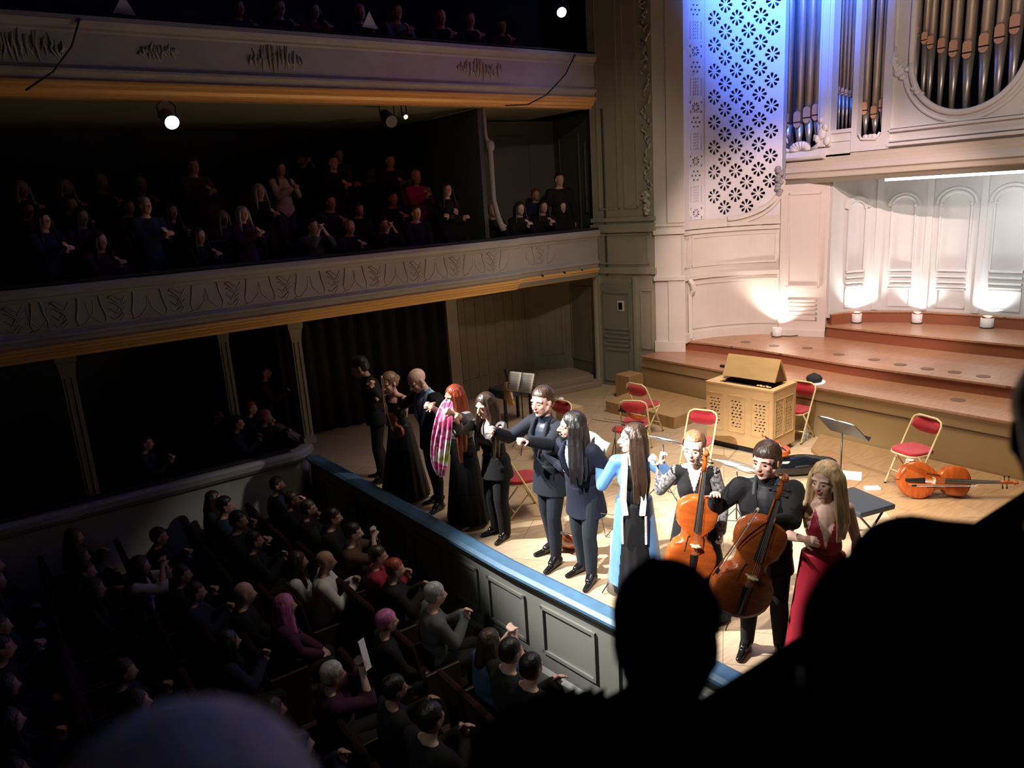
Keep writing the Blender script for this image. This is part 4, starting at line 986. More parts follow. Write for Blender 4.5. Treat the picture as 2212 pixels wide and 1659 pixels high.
    def shoes(s, m, g=0.010, heel=True):
        for nm in 'LR':
            an, toe, kn, hj = s.foot[nm]; b = MB(); k = s.k
            rcone(b, an + Vector((-0.035, 0, -0.032))*k, toe + (toe - an)*0.22, 0.044*k, 0.026*k, flat=(0, 0, 1), fs=0.85)
            rcone(b, an + Vector((0, 0, 0.01)), an.lerp(toe, 0.5), 0.050*k, 0.040*k)
            z0 = 0.0
            o = remeshed('shoe', b, 0.012 if s.lod else 0.006, m, s.root, 2, disp=lambda v: Vector((v.x, v.y, max(v.z, 0.004))))
# ================================================================ THINGS ON THE STAGE
red_v = mat('red_velvet', (0.42, 0.006, 0.018), 0.75, sheen=0.4, var=0.12, vscale=20)
frame_m = mat('cream_chair_frame', (0.78, 0.66, 0.36), 0.35)
def chair(loc, yaw, label):
    t = empty('folding_chair', loc, yaw, label, 'chair', 'red velvet folding chairs on the stage')
    w = 0.20
    f = MB(); f.tube([(0.20, w, 0.012), (-0.02, w, 0.44), (-0.19, w, 0.76), (-0.205, w*0.9, 0.81), (-0.21, w*0.6, 0.84), (-0.21, -w*0.6, 0.84), (-0.205, -w*0.9, 0.81), (-0.19, -w, 0.76), (-0.02, -w, 0.44), (0.20, -w, 0.012)], 0.0125, 8)
    f.build('frame', frame_m, t, smooth=True)
    for sy in (-1, 1):
        MB().tube([(0.13, sy*(w - 0.02), 0.44), (0.0, sy*(w - 0.02), 0.28), (-0.24, sy*(w-0.02), 0.012)], 0.011, 8).build('leg', frame_m, t, smooth=True)
        MB().ell((-0.24, sy*(w-0.02), 0.012), (0.016, 0.016, 0.012)).build('foot_cap', black_m, t, smooth=True)
        MB().ell((0.20, sy*w, 0.012), (0.016, 0.016, 0.012)).build('foot_cap', black_m, t, smooth=True)
    MB().tube([(0.12, -w, 0.17), (0.12, w, 0.17)], 0.009, 8).build('stretcher', frame_m, t, smooth=True)
    MB().tube([(-0.17, -w+.02, 0.10), (-0.17, w-.02, 0.10)], 0.009, 8).build('stretcher', frame_m, t, smooth=True)
    sp_ = rr(-0.19, 0.21, -0.19, 0.19, 0.05)
    o = rr(-0.195, 0.215, -0.195, 0.195, 0.05)
    pl = [(x, y) for x, y in circ(0.01, 0, 0.205, 0.19, 28)]
    pl = [(0.01 + (abs(math.cos(a))**0.55)*math.copysign(0.205, math.cos(a)), (abs(math.sin(a))**0.55)*math.copysign(0.19, math.sin(a))) for a in [2*PI*k/32 for k in range(32)]]
    s_ = MB().prism(pl, 0.445, 0.485); s_.build('seat', red_v, t, bevel=0.014, smooth=False)
    MB().prism([(x*1.02, y*1.03) for x, y in pl], 0.428, 0.446).build('seat_pan', frame_m, t, bevel=0.004)
    b = MB(); rings = []
    for i in range(13):
        u = -1 + 2*i/12; y = u*0.185; bow = -0.035*(1 - u*u); e = (1 - abs(u)**4)
        z0, z1 = 0.70 - 0.055*e, 0.76 + 0.065*e
        rings.append([(-0.165 + bow - (z - 0.63)*0.2 + dx, y, z) for z, dx in ((z0, 0.012), ((z0+z1)/2, 0.022), (z1, 0.012), (z1, -0.012), ((z0+z1)/2, -0.016), (z0, -0.012))])
    b.rings(rings).build('backrest', red_v, t, smooth=True)
    return t
def from_back(px, py, z=0.74, zf=0.0): p = gz(px, py, z + zf); return Vector((p.x, p.y, zf))
WEST = PI
pA = from_back(1372, 842); chair((pA.x + 0.2, pA.y, 0), 0.1, 'red velvet folding chair in front of the low wooden step, the farther of the pair')
pB = from_back(1372, 880); chair((pB.x + 0.14, pB.y + 0.14, 0), 0.62, 'red velvet folding chair nearer than its twin by the wooden step, seen from behind')
pC = from_back(1528, 903); chair((pC.x - .2, pC.y, 0), WEST + 0.35, 'red velvet folding chair just left of the chest organ')
pD = from_back(1738, 840); chair((pD.x - .18, pD.y + 0.02, 0), WEST + 0.1, 'red velvet folding chair half hidden behind the chest organ')
pE = from_back(2003, 917, zf=0.06); chair((pE.x - .20, pE.y + 0.05, 0.06), WEST - 0.25, 'red velvet folding chair standing alone before the tan riser at the right')
pF = gz(1128, 1108, 0.0); chair((pF.x + .03, pF.y, 0), -0.35, 'red velvet folding chair at the stage edge, seen from behind')
pG = from_back(1216, 880); chair((pG.x - .2, pG.y, 0), WEST + 0.1, 'red velvet folding chair behind the head of the tall man in navy suit')

# low podium at the right, wooden step and blocks at the left of the riser
pod = [gz(1752, 976), gz(1820, 1044), gz(1900, 1097), gz(1980, 1168)]
pl = [(p.x, p.y) for p in pod] + [(pod[-1].x - 0.3, 1.0), (9.8, 1.0), (9.8, 6.0)]
tag(MB().prism(pl, 0.001, 0.06).build('stage_podium', plank_mat('podium_boards', (0.33, 0.19, 0.09), (0.38, 0.23, 0.115), 0.4, rot=0.3, bw=1.8, rh=0.5, mortar=0.003)), 'low flat wooden podium on the right of the stage under the lone chair', 'podium')
stepm = mat('oak_step', (0.44, 0.26, 0.12), 0.45, var=0.12, vscale=4, stretch=(1, 8, 1))
o = MB().prism([(8.66, 7.86), (9.8, 7.90), (9.8, 9.62), (8.62, 9.42)], 0.0, 0.20).build('wooden_step', stepm, bevel=0.008); tag(o, 'broad low oak step in front of the tan riser, left of the chest organ', 'step')
o = MB().box((9.42, 9.64, 0), (9.8, 10.0, 0.45)).build('wooden_block', stepm, bevel=0.008); tag(o, 'small oak stair block at the left end of the tan riser', 'block')

# chest organ
box_m = mat('organ_oak', (0.66, 0.42, 0.20), 0.45, var=0.06, vscale=3, stretch=(1, 1, 4))
hole_m = mat('organ_hole_dark', (0.03, 0.018, 0.01), 0.9)
fl, fr, br = gz(1527, 958), gz(1667, 990), gz(1719, 970)
Uo = (fr - fl); Wd = Uo.length; Uo.normalize(); Vo = Vector((-Uo.y, Uo.x, 0)) 
if Vo.x < 0: Vo = -Vo
Dp = 0.62; ch = empty('chest_organ', fl, math.atan2(Uo.y, Uo.x), 'light oak chest organ with fretwork panels and an open tented lid', 'organ')
# local frame: x along the front, y = away or towards; find sign of depth
sgn = 1 if (Matrix.Rotation(math.atan2(Uo.y, Uo.x), 3, 'Z') @ Vector((0, 1, 0))).dot(Vo) > 0 else -1
hgt = 0.98
def cb(m): m.v = [(x, y*sgn, z) for x, y, z in m.v]; return m
cb(MB().box((0.03, 0.03, 0), (Wd - 0.03, Dp - 0.03, 0.09))).build('plinth', black_m, ch)
core = MB(); core.box((0.02, 0.02, 0.10), (Wd - 0.02, Dp - 0.02, hgt - 0.12)); cb(core).build('inner_case', hole_m, ch)
def fret_holes(x0, x1, z0, z1, seed):
    rnd = random.Random(seed); out = []; nx = 3; nz = 9; dx = (x1-x0)/nx; dz = (z1-z0)/nz
    for j in range(nz):
        for i in range(nx):
            cx = x0 + dx*(i + 0.5) + rnd.uniform(-.006, .006) + (dx*0.2 if j % 2 else -dx*0.2)*(0.8); cz = z0 + dz*(j + 0.5)
            a = rnd.uniform(-1, 1); rx, rz = dx*rnd.uniform(.28, .42), dz*rnd.uniform(.16, .34)
            pts = []
            for q in range(9):
                t = 2*PI*q/9; r = 1 + 0.35*math.sin(2*t + a*3); u, v = rx*math.cos(t)*r, rz*math.sin(t)*r
                pts.append((min(x1, max(x0, cx + u*math.cos(a) - v*math.sin(a)*1.0)), min(z1, max(z0, cz + u*math.sin(a)*0.5 + v*math.cos(a)))))
            out.append(pts)
    return out
def side_plate(L, panels, seed):
    outl = [[(0, 0.09), (L, 0.09), (L, hgt - 0.02), (0, hgt - 0.02)]]
    for i, (a, b, c, d) in enumerate(panels): outl += fret_holes(a, b, c, d, seed + i)
    return outl
pn = [(0.06, 0.24, 0.34, 0.76), (0.42, 0.60, 0.34, 0.76), (0.80, 0.98, 0.34, 0.76)]
pn = [(a*Wd/1.08, b*Wd/1.08, c, d) for a, b, c, d in pn]
cb(cutplate(side_plate(Wd, pn, 1), 0.02, lambda v: Vector((v.x, 0.0 + v.z, v.y)))).build('front_panel', box_m, ch)
cb(cutplate(side_plate(Dp, [(0.07, 0.25, 0.34, 0.76), (0.34, 0.52, 0.34, 0.76)], 11), 0.02, lambda v: Vector((Wd + v.z, v.x, v.y)))).build('side_panel', box_m, ch)
cb(MB().box((-0.01, 0, 0.09), (0.01, Dp, hgt - 0.02))).build('side_panel', box_m, ch); cb(MB().box((0, Dp - 0.01, 0.09), (Wd, Dp + 0.01, hgt - 0.02))).build('rear_panel', box_m, ch)
f = MB()
for a, b, c, d in pn: frame(f, Vector((0, -0.012, 0)), Vector((1, 0, 0)), Vector((0, 0, 1)), Vector((0, -1, 0)), a - 0.05, b + 0.05, c - 0.06, d + 0.07, 0.012, 0.008)
for a, b in ((0.07, 0.25), (0.34, 0.52)): frame(f, Vector((Wd + 0.012, 0, 0)), Vector((0, 1, 0)), Vector((0, 0, 1)), Vector((1, 0, 0)), a - 0.03, b + 0.03, 0.28, 0.83, 0.012, 0.008)
cb(f).build('panel_frame', box_m, ch)
rim = MB(); rim.box((-0.015, -0.015, hgt - 0.03), (Wd + .015, 0.07, hgt)); rim.box((-0.015, Dp - 0.10, hgt - 0.03), (Wd + .015, Dp + .015, hgt)); rim.box((-0.015, 0.07, hgt - 0.03), (0.16, Dp - 0.10, hgt)); rim.box((Wd - 0.08, 0.07, hgt - 0.03), (Wd + 0.015, Dp - 0.10, hgt))
cb(rim).build('top_rim', box_m, ch, bevel=0.004)
kb = MB()
for i in range(24): kb.box((0.2 + i*0.029, 0.09, hgt - 0.05), (0.2 + i*0.029 + 0.026, 0.22, hgt - 0.03))
cb(kb).build('keyboard', mat('key_dark', (0.05, 0.035, 0.02), 0.4), ch)
lid = MB()     # tented lid: front leaf slopes up and back, rear leaf down again
x0, x1 = 0.10, Wd - 0.12; y0, z0 = 0.26, hgt + 0.04; y1, z1 = 0.42, hgt + 0.34; y2, z2 = 0.60, hgt + 0.0
lid.obox(((x0+x1)/2, (y0+y1)/2, (z0+z1)/2), ((1,0,0), Vector((0, y1-y0, z1-z0)).normalized(), Vector((0, -(z1-z0), y1-y0)).normalized()), ((x1-x0)/2, 0.17, 0.010))
lid.obox(((x0+x1)/2, (y2+y1)/2, (z2+z1)/2), ((1,0,0), Vector((0, y2-y1, z2-z1)).normalized(), Vector((0, -(z2-z1), y2-y1)).normalized()), ((x1-x0)/2, 0.19, 0.010))
cb(lid).build('lid', box_m, ch)
cb(MB().add([(x1 - .02, y0 + .02, z0), (x1 - .02, y1, z1 - .02), (x1 - .02, y2 - 0.02, z2)], [(0, 1, 2)])).build('lid_end', mat('lid_inside', (0.2, 0.11, 0.05), 0.7), ch)
sc_ = MB()
for k in range(7): sc_.ell((Wd - 0.30 + 0.032*k, 0.12 + 0.02*math.sin(k*2), hgt + 0.008), (0.02, 0.025, 0.012), None, 8, 6)
cb(sc_).build('carved_scroll', box_m, ch, smooth=True)
a, b = gz(1557, 790, .79), gz(1671, 808, .79)
tag(MB().bar(a, b, 0.05, 0.04).build('black_bar', black_m), 'long thin black bar lying on the tier behind the organ lid', 'bar')
# cap on the tier edge
p = gz(1750, 829, .77); t = empty('cap', (p.x + .1, p.y, .77), 0.5, 'black cap with a white underside lying on the riser edge', 'cap')
m_ = MB(); m_.ell((0.03, 0, 0.055), (0.14, 0.12, 0.075)); m_.ell((0.03, 0, 0.125), (0.05, 0.04, 0.02)); remeshed('crown', m_, 0.01, mat('cap_black', (0.012, 0.013, 0.02), 0.9), t)
MB().prism(circ(0, -0.02, 0.20, 0.145, 24), 0.0, 0.014).build('brim', mat('cap_white', (0.75, 0.75, 0.78), 0.6), t)
# bottle under the chair behind the organ
p = gz(1740, 950, 0); t = empty('water_bottle', (p.x, p.y, 0), 0, 'clear plastic water bottle on the floor behind the chest organ', 'bottle')
MB().lathe([(0.034, 0), (0.036, 0.01), (0.036, 0.14), (0.03, 0.18), (0.014, 0.215), (0.014, 0.235)], (0, 0, 0), 18).build('body', mat('clear_plastic', (0.75, 0.8, 0.82), 0.08, alpha=0.45), t, smooth=True)
MB().lathe([(0.037, 0.06), (0.037, 0.11)], (0, 0, 0), 18).build('wrapper', mat('bottle_wrap', (0.6, 0.65, 0.7), 0.5), t, smooth=True)
MB().lathe([(0.017, 0.232), (0.017, 0.25)], (0, 0, 0), 14).build('cap', mat('bottle_cap', (0.8, 0.8, 0.82), 0.4), t)

paper = mat('paper_white', (0.86, 0.86, 0.84), 0.7)
ink = mat('ink', (0.05, 0.05, 0.05), 0.8)
steel = mat('black_stand_metal', (0.02, 0.02, 0.022), 0.35)
def music_stand(loc, yaw, h, label, desk='wire', tilt=0.9, sheets=1, w=0.25, ang=0.0):
    """facing yaw; the desk top centre stands at height h"""
    t = empty('music_stand', loc, yaw, label, 'music stand', 'music stands on the stage')
    MB().tube([(0, 0, 0.16), (0, 0, h - 0.06)], 0.009, 8).build('pole', steel, t, smooth=True)
    for k in range(3):
        a = 2*PI*k/3 + 0.4
        l_ = MB(); l_.tube([(0, 0, 0.30), (0.27*math.cos(a), 0.27*math.sin(a), 0.01)], 0.006, 6); l_.tube([(0, 0, 0.14), (0.14*math.cos(a), 0.14*math.sin(a), 0.15)], 0.005, 6); l_.build('leg', steel, t)
    ca, sa = math.cos(tilt), math.sin(tilt); c = Vector((0, 0, h)); X = Vector((0, 1, 0)); Yv = Vector((-ca, 0, sa)); Nn = Vector((sa, 0, ca)); hh = 0.16
    d = MB()
    if desk == 'wire':
        def q(u, v): return c + X*u + Yv*v
        for a, b in (((-w, -hh), (w, -hh)), ((-w, hh), (w, hh)), ((-w, -hh), (-w, hh)), ((w, -hh), (w, hh)), ((-w, -hh), (w*.2, hh)), ((w, -hh), (-w*.2, hh)), ((0, -hh), (0, hh)), ((-w, 0), (w, 0))):
            d.tube([q(*a), q(*b)], 0.0035, 6)
        d.tube([q(-w, -hh) + Nn*0.03, q(w, -hh) + Nn*0.03], 0.003, 6)
    else:
        d.obox(c, (X, Yv, Nn), (w, hh, 0.004)); d.obox(c - Yv*hh + Nn*0.025, (X, Yv, Nn), (w, 0.003, 0.025))
    d.build('desk', steel, t)
    for i in range(sheets):
        u = 0 if sheets == 1 else (-0.5 + i)*0.235
        rings = [[c + X*(u + 0.11*x) + Yv*(v*0.15 + 0.01) + Nn*(0.008 + 0.006*(1 - x*x) + zz) for x in (-1, -.5, 0, .5, 1)] for v in (-1, 1) for zz in (0,)]
        m_ = MB(); top = [c + X*(u + 0.11*x) + Yv*0.15 + Nn*(0.012 + 0.010*math.cos(x*1.5)) for x in (-1, -.5, 0, .5, 1)]; bot = [p - Yv*0.30 for p in top]
        m_.add(top + bot, [(k, k+1, 6+k, 5+k) for k in range(4)]); po = m_.build('sheet_music', paper, t, smooth=True); sd_ = po.modifiers.new('s', 'SOLIDIFY'); sd_.thickness = 0.004
        il = MB()
        for r in range(7):
            for j in range(2): il.obox(c + X*(u) + Yv*(0.12 - r*0.038 - j*0.010) + Nn*0.0262, (X, Yv, Nn), (0.09, 0.0012, 0.0006))
        il.build('printed_staves', ink, po)
    return t
p = gz(1125, 826, 1.08); music_stand((p.x, p.y, 0), PI + PI*0.0 + 0.3, 1.08, 'music stand with an open white score above the dark bench, farthest back', tilt=1.15, sheets=2, w=0.27)
p = gz(1328, 913, 0.86); music_stand((p.x, p.y, 0), 0.3, 0.86, 'empty grey wire music stand left of the woman in blue coat', tilt=0.35, sheets=0, w=0.26)
p = gz(1432, 950, 0.80); music_stand((p.x, p.y, 0), 0.1, 0.80, 'wire music stand with one page behind the woman in blue coat', tilt=0.35, sheets=1, w=0.25)
p = gz(1592, 1008, 0.78); music_stand((p.x, p.y, 0), -0.1, 0.78, 'music stand with spread pages behind the two cellists', tilt=0.3, sheets=2, w=0.28)
p = gz(1820, 925, 0.98); music_stand((p.x, p.y, .0), -0.15, 0.98, 'black music stand with solid desk right of the chest organ', desk='solid', tilt=0.75, sheets=2, w=0.26)
p = gz(1322, 1165, 0.55); music_stand((p.x + .15, p.y, 0), 0.5, 0.62, 'low folded wire stand between the longhaired man and the woman in blue coat', tilt=1.2, sheets=0, w=0.2)
def sheet(px, py, z, yaw, label, w=0.21, h=0.30, m=paper, th=0.003, name='sheet_of_paper', cat='paper'):
    p = gz(px, py, z); o = MB().box((-w/2, -h/2, 0), (w/2, h/2, th)).build(name, m); o.location = (p.x, p.y, z + 0.002); o.rotation_euler = (0, 0, yaw); return tag(o, label, cat)
sheet(1822, 1026, 0.06, 0.5, 'white sheet lying at the foot of the black music stand', 0.30, 0.42)
sheet(1884, 1056, 0.06, 0.9, 'small white card lying on the podium between stand and lying cello', 0.09, 0.17, th=0.02, cat='card', name='white_card')
sheet(1965, 998, 0.062, 0.2, 'small bright white paper under the lone red chair', 0.07, 0.09, th=0.03)
sheet(1640, 1040, 0.0, 0.7, 'loose white page on the floor between the bearded cellist and the pages on a stand', 0.3, 0.42)
sheet(1360, 972, 0.0, 0.2, 'loose page on the floor behind the woman in blue coat', 0.2, 0.3)

# viol family instruments
wood_o = mat('varnish_orange', (0.42, 0.085, 0.015), 0.22, var=0.18, vscale=5, stretch=(1, 1, 4))
wood_b = mat('varnish_brown', (0.26, 0.060, 0.014), 0.22, var=0.20, vscale=5, stretch=(1, 1, 4))
ebony = mat('ebony', (0.012, 0.010, 0.010), 0.3); maple = mat('pale_maple', (0.75, 0.58, 0.34), 0.4)
def outline(w_up, w_mid, w_low, L, n=14):
    key = [(0.0, 0.0), (0.10, -0.0), (0.45, 0.02), (0.85, 0.10), (1.0, 0.24), (0.93, 0.36), (0.76, 0.425), (0.80, 0.44), (0.60, 0.50), (0.56, 0.56), (0.62, 0.64), (0.74, 0.665), (0.71, 0.68), (0.80, 0.76), (0.80, 0.86), (0.66, 0.94), (0.35, 0.985), (0.12, 1.0)]
    half = []
    for a, b in key:
        w = w_low if b < 0.45 else (w_mid/0.56 if b < 0.66 else w_up/0.80)
        half.append((a*w, b*L))
    return [( x, y) for x, y in half] + [(-x, y) for x, y in reversed(half) if x > 1e-6]
def chaikin(p):
    out = []
    for a, b in zip(p, p[1:] + p[:1]): out += [(a[0]*.75 + b[0]*.25, a[1]*.75 + b[1]*.25), (a[0]*.25 + b[0]*.75, a[1]*.25 + b[1]*.75)]
    return out
def cello(name, label, M, L=0.75, wood=wood_o, endpin=0.25, s=1.0, grp=None, nf=0.30):
    """M maps local (x across, y front, z along the neck) to the hall"""
    t = empty(name, (0, 0, 0), 0, label, name, grp); t.matrix_world = M; k = L/0.75
    ol = chaikin(outline(0.168*k, 0.098*k, 0.215*k, L)); d = 0.055*k
    def ringat(f, y): return [(x*f, y, 0.5*L + (z - 0.5*L)*f) for x, z in ol]
    rib = MB(); rib.rings([ringat(0.985, -d), ringat(0.985, d)]); rib.build('ribs', wood, t)
    tp = MB(); tp.rings([ringat(1.01, d - 0.003), ringat(1.015, d + 0.004), ringat(0.94, d + 0.010), ringat(0.72, d + 0.024*k), ringat(0.35, d + 0.032*k)]); tp.build('belly', wood, t, smooth=True)
    bk = MB(); bk.rings([ringat(1.01, -d + 0.003), ringat(1.015, -d - 0.004), ringat(0.94, -d - 0.010), ringat(0.6, -d - 0.022*k)]); bk.build('back_plate', wood, t, smooth=True)
    for sx in (-1, 1):
        f = MB(); f.tube([(sx*0.082*k, d + .030*k, 0.37*L), (sx*0.074*k, d + .031*k, 0.40*L), (sx*0.074*k, d + .031*k, 0.47*L), (sx*0.066*k, d + 0.032*k, 0.54*L), (sx*0.056*k, d + .033*k, 0.56*L)], [0.007*k, 0.004*k, 0.005*k, 0.004*k, 0.007*k], 6); f.build('f_hole', ebony, t)
    br = MB(); br.prism([(-0.045*k, 0), (-0.03*k, 0.025*k), (-0.04*k, 0.06*k), (0, 0.078*k), (0.04*k, 0.06*k), (0.03*k, 0.025*k), (0.045*k, 0), (0.02*k, 0.0), (0.0, 0.02*k), (-0.02*k, 0)], -0.005*k, 0.005*k, lambda v: Vector((v.x, d + 0.028*k + v.y, 0.46*L + v.z)))
    br.build('bridge', maple, t)
    tl = MB(); tl.rings([[(x*ww, d + y, z) for x, y in ((-1, 0.045*k), (0, 0.055*k), (1, 0.045*k), (0.9, 0.038*k), (-0.9, 0.038*k))] for ww, z in ((0.018*k, 0.06*L), (0.032*k, 0.34*L))]); tl.build('tailpiece', ebony, t)
    zt = L + nf*k
    nk = MB(); nk.rings([[(x*0.016*k, y, z) for x, y in ((-1, 0.0), (1, 0.0), (1, 0.03*k), (-1, 0.03*k))] if False else [(0.018*k*math.cos(a), d - 0.01*k + 0.016*k*math.sin(a), z) for a in [2*PI*q/12 for q in range(12)]] for z in (L*0.97, zt)]); nk.build('neck', wood, t, smooth=True)
    fb = MB(); fb.rings([[(x*ww, d + y, z) for x, y in ((-1, 0.012*k), (-.6, 0.024*k), (0, 0.030*k), (.6, 0.024*k), (1, 0.012*k))] for ww, z in ((0.030*k, L*0.62), (0.017*k, zt))]); 
    for i, v in enumerate(fb.v[:5]): fb.v[i] = (v[0], v[1] + 0.036*k, v[2])
    fb.build('fingerboard', ebony, t)
    sc__ = MB(); sc__.tube([(0, d, zt), (0, d - 0.005*k, zt + 0.07*k), (0, d - 0.02*k, zt + 0.13*k), (0, d + 0.005*k, zt + 0.175*k), (0, d + 0.035*k, zt + 0.165*k), (0, d + 0.03*k, zt + 0.14*k)], [0.02*k, 0.02*k, 0.017*k, 0.018*k, 0.017*k, 0.012*k], 10); sc__.ell((0, d + 0.012*k, zt + 0.15*k), (0.028*k, 0.018*k, 0.018*k)); sc__.build('scroll', wood, t, smooth=True)
    for i, (sx, z) in enumerate(((-1, .03), (1, .05), (-1, .075), (1, .095))):
        pg = MB(); pg.tube([(sx*0.012*k, d - .002, zt + z*k), (sx*0.055*k, d - .002, zt + z*k)], [0.004*k, 0.006*k], 8); pg.ell((sx*0.062*k, d - .002, zt + z*k), (0.014*k, 0.005*k, 0.011*k), None, 8, 6); pg.build('peg', ebony, t, smooth=True)
    st_ = MB()
    for u in (-1.5, -.5, .5, 1.5):
        st_.tube([(u*0.009*k, d + 0.05*k, 0.34*L), (u*0.014*k, d + 0.105*k - abs(u)*0.006*k, 0.46*L), (u*0.006*k, d + 0.034*k, zt)], 0.0012, 4)
    st_.build('strings', mat('string_steel', (0.6, 0.58, 0.5), 0.3, metal=0.8), t)
    if endpin:
        e = MB(); e.tube([(0, 0, 0.01), (0, 0, -endpin)], [0.006, 0.004], 8); e.build('endpin', steel, t)
    return t
def bow(a, b, label, cat='bow', drop=(0, 0, -1)):
    a = Vector(a); b = Vector(b); dr = Vector(drop); d = (b - a).normalized(); dr = (dr - d*dr.dot(d)).normalized()
    t = empty('bow', a, 0, label, cat); L = (b - a)
    MB().tube([(0, 0, 0), tuple(L*0.5 + dr*0.006), tuple(L)], [0.006, 0.005, 0.0035], 8).build('stick', mat('bow_stick', (0.30, 0.10, 0.03), 0.35), t, smooth=True)
    hb = MB(); hb.bar(L*0.08 + dr*0.022, L*0.985 + dr*0.020, 0.010, 0.003, up=dr); hb.build('bow_hair', mat('bow_hair', (0.85, 0.82, 0.74), 0.6), t)
    fr_ = MB(); fr_.bar(L*0.05 + dr*0.013, L*0.12 + dr*0.013, 0.014, 0.024, up=dr); fr_.build('frog', ebony, t)
    tp = MB(); tp.add([tuple(L*0.97), tuple(L), tuple(L*0.985 + dr*0.024)], [(0, 1, 2)]); tp.bar(L*0.975 + dr*.01, L + dr*.01, 0.01, 0.02, up=dr); tp.build('tip', mat('bow_tip_ivory', (0.85, 0.82, 0.72), 0.4), t)
    return t
def frame_from(origin, zdir, ydir):
    z = Vector(zdir).normalized(); y = Vector(ydir); y = (y - z*y.dot(z)).normalized(); x = y.cross(z)
    M = Matrix((x, y, z)).transposed().to_4x4(); M.translation = Vector(origin); return M
# cello lying on its side on the podium, bow across it
o0 = gz(1938, 1070, 0.06) + Vector((0, 0, 0.205)); o1 = gz(2150, 1072, 0.06) + Vector((0, 0, 0.18))
cello('cello', 'orange brown cello lying on its side on the podium at the right', frame_from(o0, (o1 - o0), (-1.0, -0.25, 0.28)), 0.76, wood_o, 0.05, grp='cellos')
b0, b1 = gz(1962, 1046, 0.50), gz(2112, 1046, 0.50)
bow(b0 , b1, 'bow resting across the strings of the lying cello')
# round-bodied lute behind the navy suited man, and two small string instruments
def lute(loc, rot, label, R=0.17, m=None, name='lute', neck=0.32, grp=None):
    t = empty(name, loc, 0, label, name, grp); t.rotation_euler = rot
    b = MB(); b.ell((0, 0, 0), (R, R*1.35, R*0.62), None, 20, 12); remeshed('bowl', b, 0.012, m or wood_b, t, 1, disp=lambda v: Vector((v.x, v.y, min(v.z, 0.02))))
    MB().prism([(x, y) for x, y in circ(0, 0, R*0.99, R*1.34, 28)], 0.018, 0.026).build('soundboard', maple, t)
    MB().prism(circ(0, 0.04, 0.035, n=16), 0.026, 0.028).build('rose', ebony, t)
    MB().box((-0.022, R*1.2, 0.0), (0.022, R*1.3 + neck, 0.032)).build('neck', ebony, t, bevel=0.004)
    MB().box((-0.06, -R*0.75, 0.026), (0.06, -R*0.68, 0.036)).build('bridge', ebony, t)
    return t
p = gz(1228, 1163, 0.12); lute((p.x, p.y, 0.14), (0.5, -0.25, 2.2), 'round-backed brown lute on the floor behind the longhaired man', 0.20)
p = gz(1380, 915, 0.5); lute((pB.x + .05, pB.y + .02, 0.60), (0.3, 0.2, 1.0), 'small reddish lute resting on the seat of the nearer folding chair', 0.10, wood_o, neck=0.15)
p = gz(1077, 888, 0.6); t = lute((p.x + .2, p.y - .05, 0.85), (1.4, 0, 0.9), 'pale round instrument leaning beside the dark bench, behind the darkhaired woman in grey sheer sleeves', 0.15, mat('pale_wood', (0.5, 0.26, 0.09), 0.4), neck=0.2)
# dark bench at the back with a padded top
p = gz(1098, 925, 0); q = gz(1160, 905, 0); U_ = (q - p); W_ = U_.length; yw = math.atan2(U_.y, U_.x)
t = empty('bench', p, yw, 'black bench with blue grey padded top standing under the open score', 'bench')
MB().box((-0.05, 0, 0.50), (0.62, 0.42, 0.66)).build('padded_top', mat('bench_blue_black', (0.02, 0.03, 0.06), 0.4), t, bevel=0.03)
for x in (0.0, 0.57):
    for y in (0.04, 0.38): MB().box((x - 0.02, y - 0.02, 0), (x + 0.02, y + 0.02, 0.52)).build('leg', black_m, t)
t.location = (p.x, p.y, 0)
# tan crate with a paper cup behind the tall man
p = gz(1218, 935, 0); t = MB().box((-0.17, -0.15, 0), (0.17, 0.15, 0.40)).build('crate', mat('tan_crate', (0.5, 0.36, 0.22), 0.6), bevel=0.006); t.location = (p.x + 0.18, p.y + 0.05, 0); tag(t, 'tan box standing by the red chair behind the tall man in navy suit', 'box')
t = empty('cup', (p.x + 0.08, p.y + 0.13, 0.402), 0, 'orange drink cup with a white lid standing on the tan box', 'cup')
MB().lathe([(0.03, 0), (0.042, 0.10)], (0, 0, 0), 18).build('cup_body', mat('cup_orange', (0.75, 0.28, 0.05), 0.4), t, smooth=True); MB().lathe([(0.044, 0.10), (0.044, 0.15), (0.038, 0.155)], (0, 0, 0), 18).build('lid', mat('cup_white', (0.85, 0.85, 0.83), 0.5), t, smooth=True)
# glossy black instrument case with a violin lying on it
p = gz(1722, 1025, 0); t = empty('instrument_case', (p.x, p.y, 0), -0.55, 'glossy black instrument case on the floor behind the blonde woman', 'case')
m_ = MB(); m_.ell((0, 0, 0.14), (0.42, 0.17, 0.13)); m_.ell((0.25, 0, 0.12), (0.30, 0.12, 0.11)); remeshed('case_shell', m_, 0.018, mat('gloss_black', (0.006, 0.007, 0.009), 0.06), t, 3, disp=lambda v: Vector((v.x, v.y, max(v.z, 0.003))))
MB().tube([(-0.1, -0.14, 0.16), (-0.05, -0.20, 0.19), (0.05, -0.20, 0.19), (0.1, -0.14, 0.16)], 0.012, 8).build('handle', black_m, t)
pv = gz(1700, 985, 0.30); cello('violin', 'red brown violin lying on top of the glossy black case', frame_from((pv.x, pv.y, 0.33), (0.3, 0.9, 0.15), (-.2, 0, 1)), 0.33, wood_o, 0)
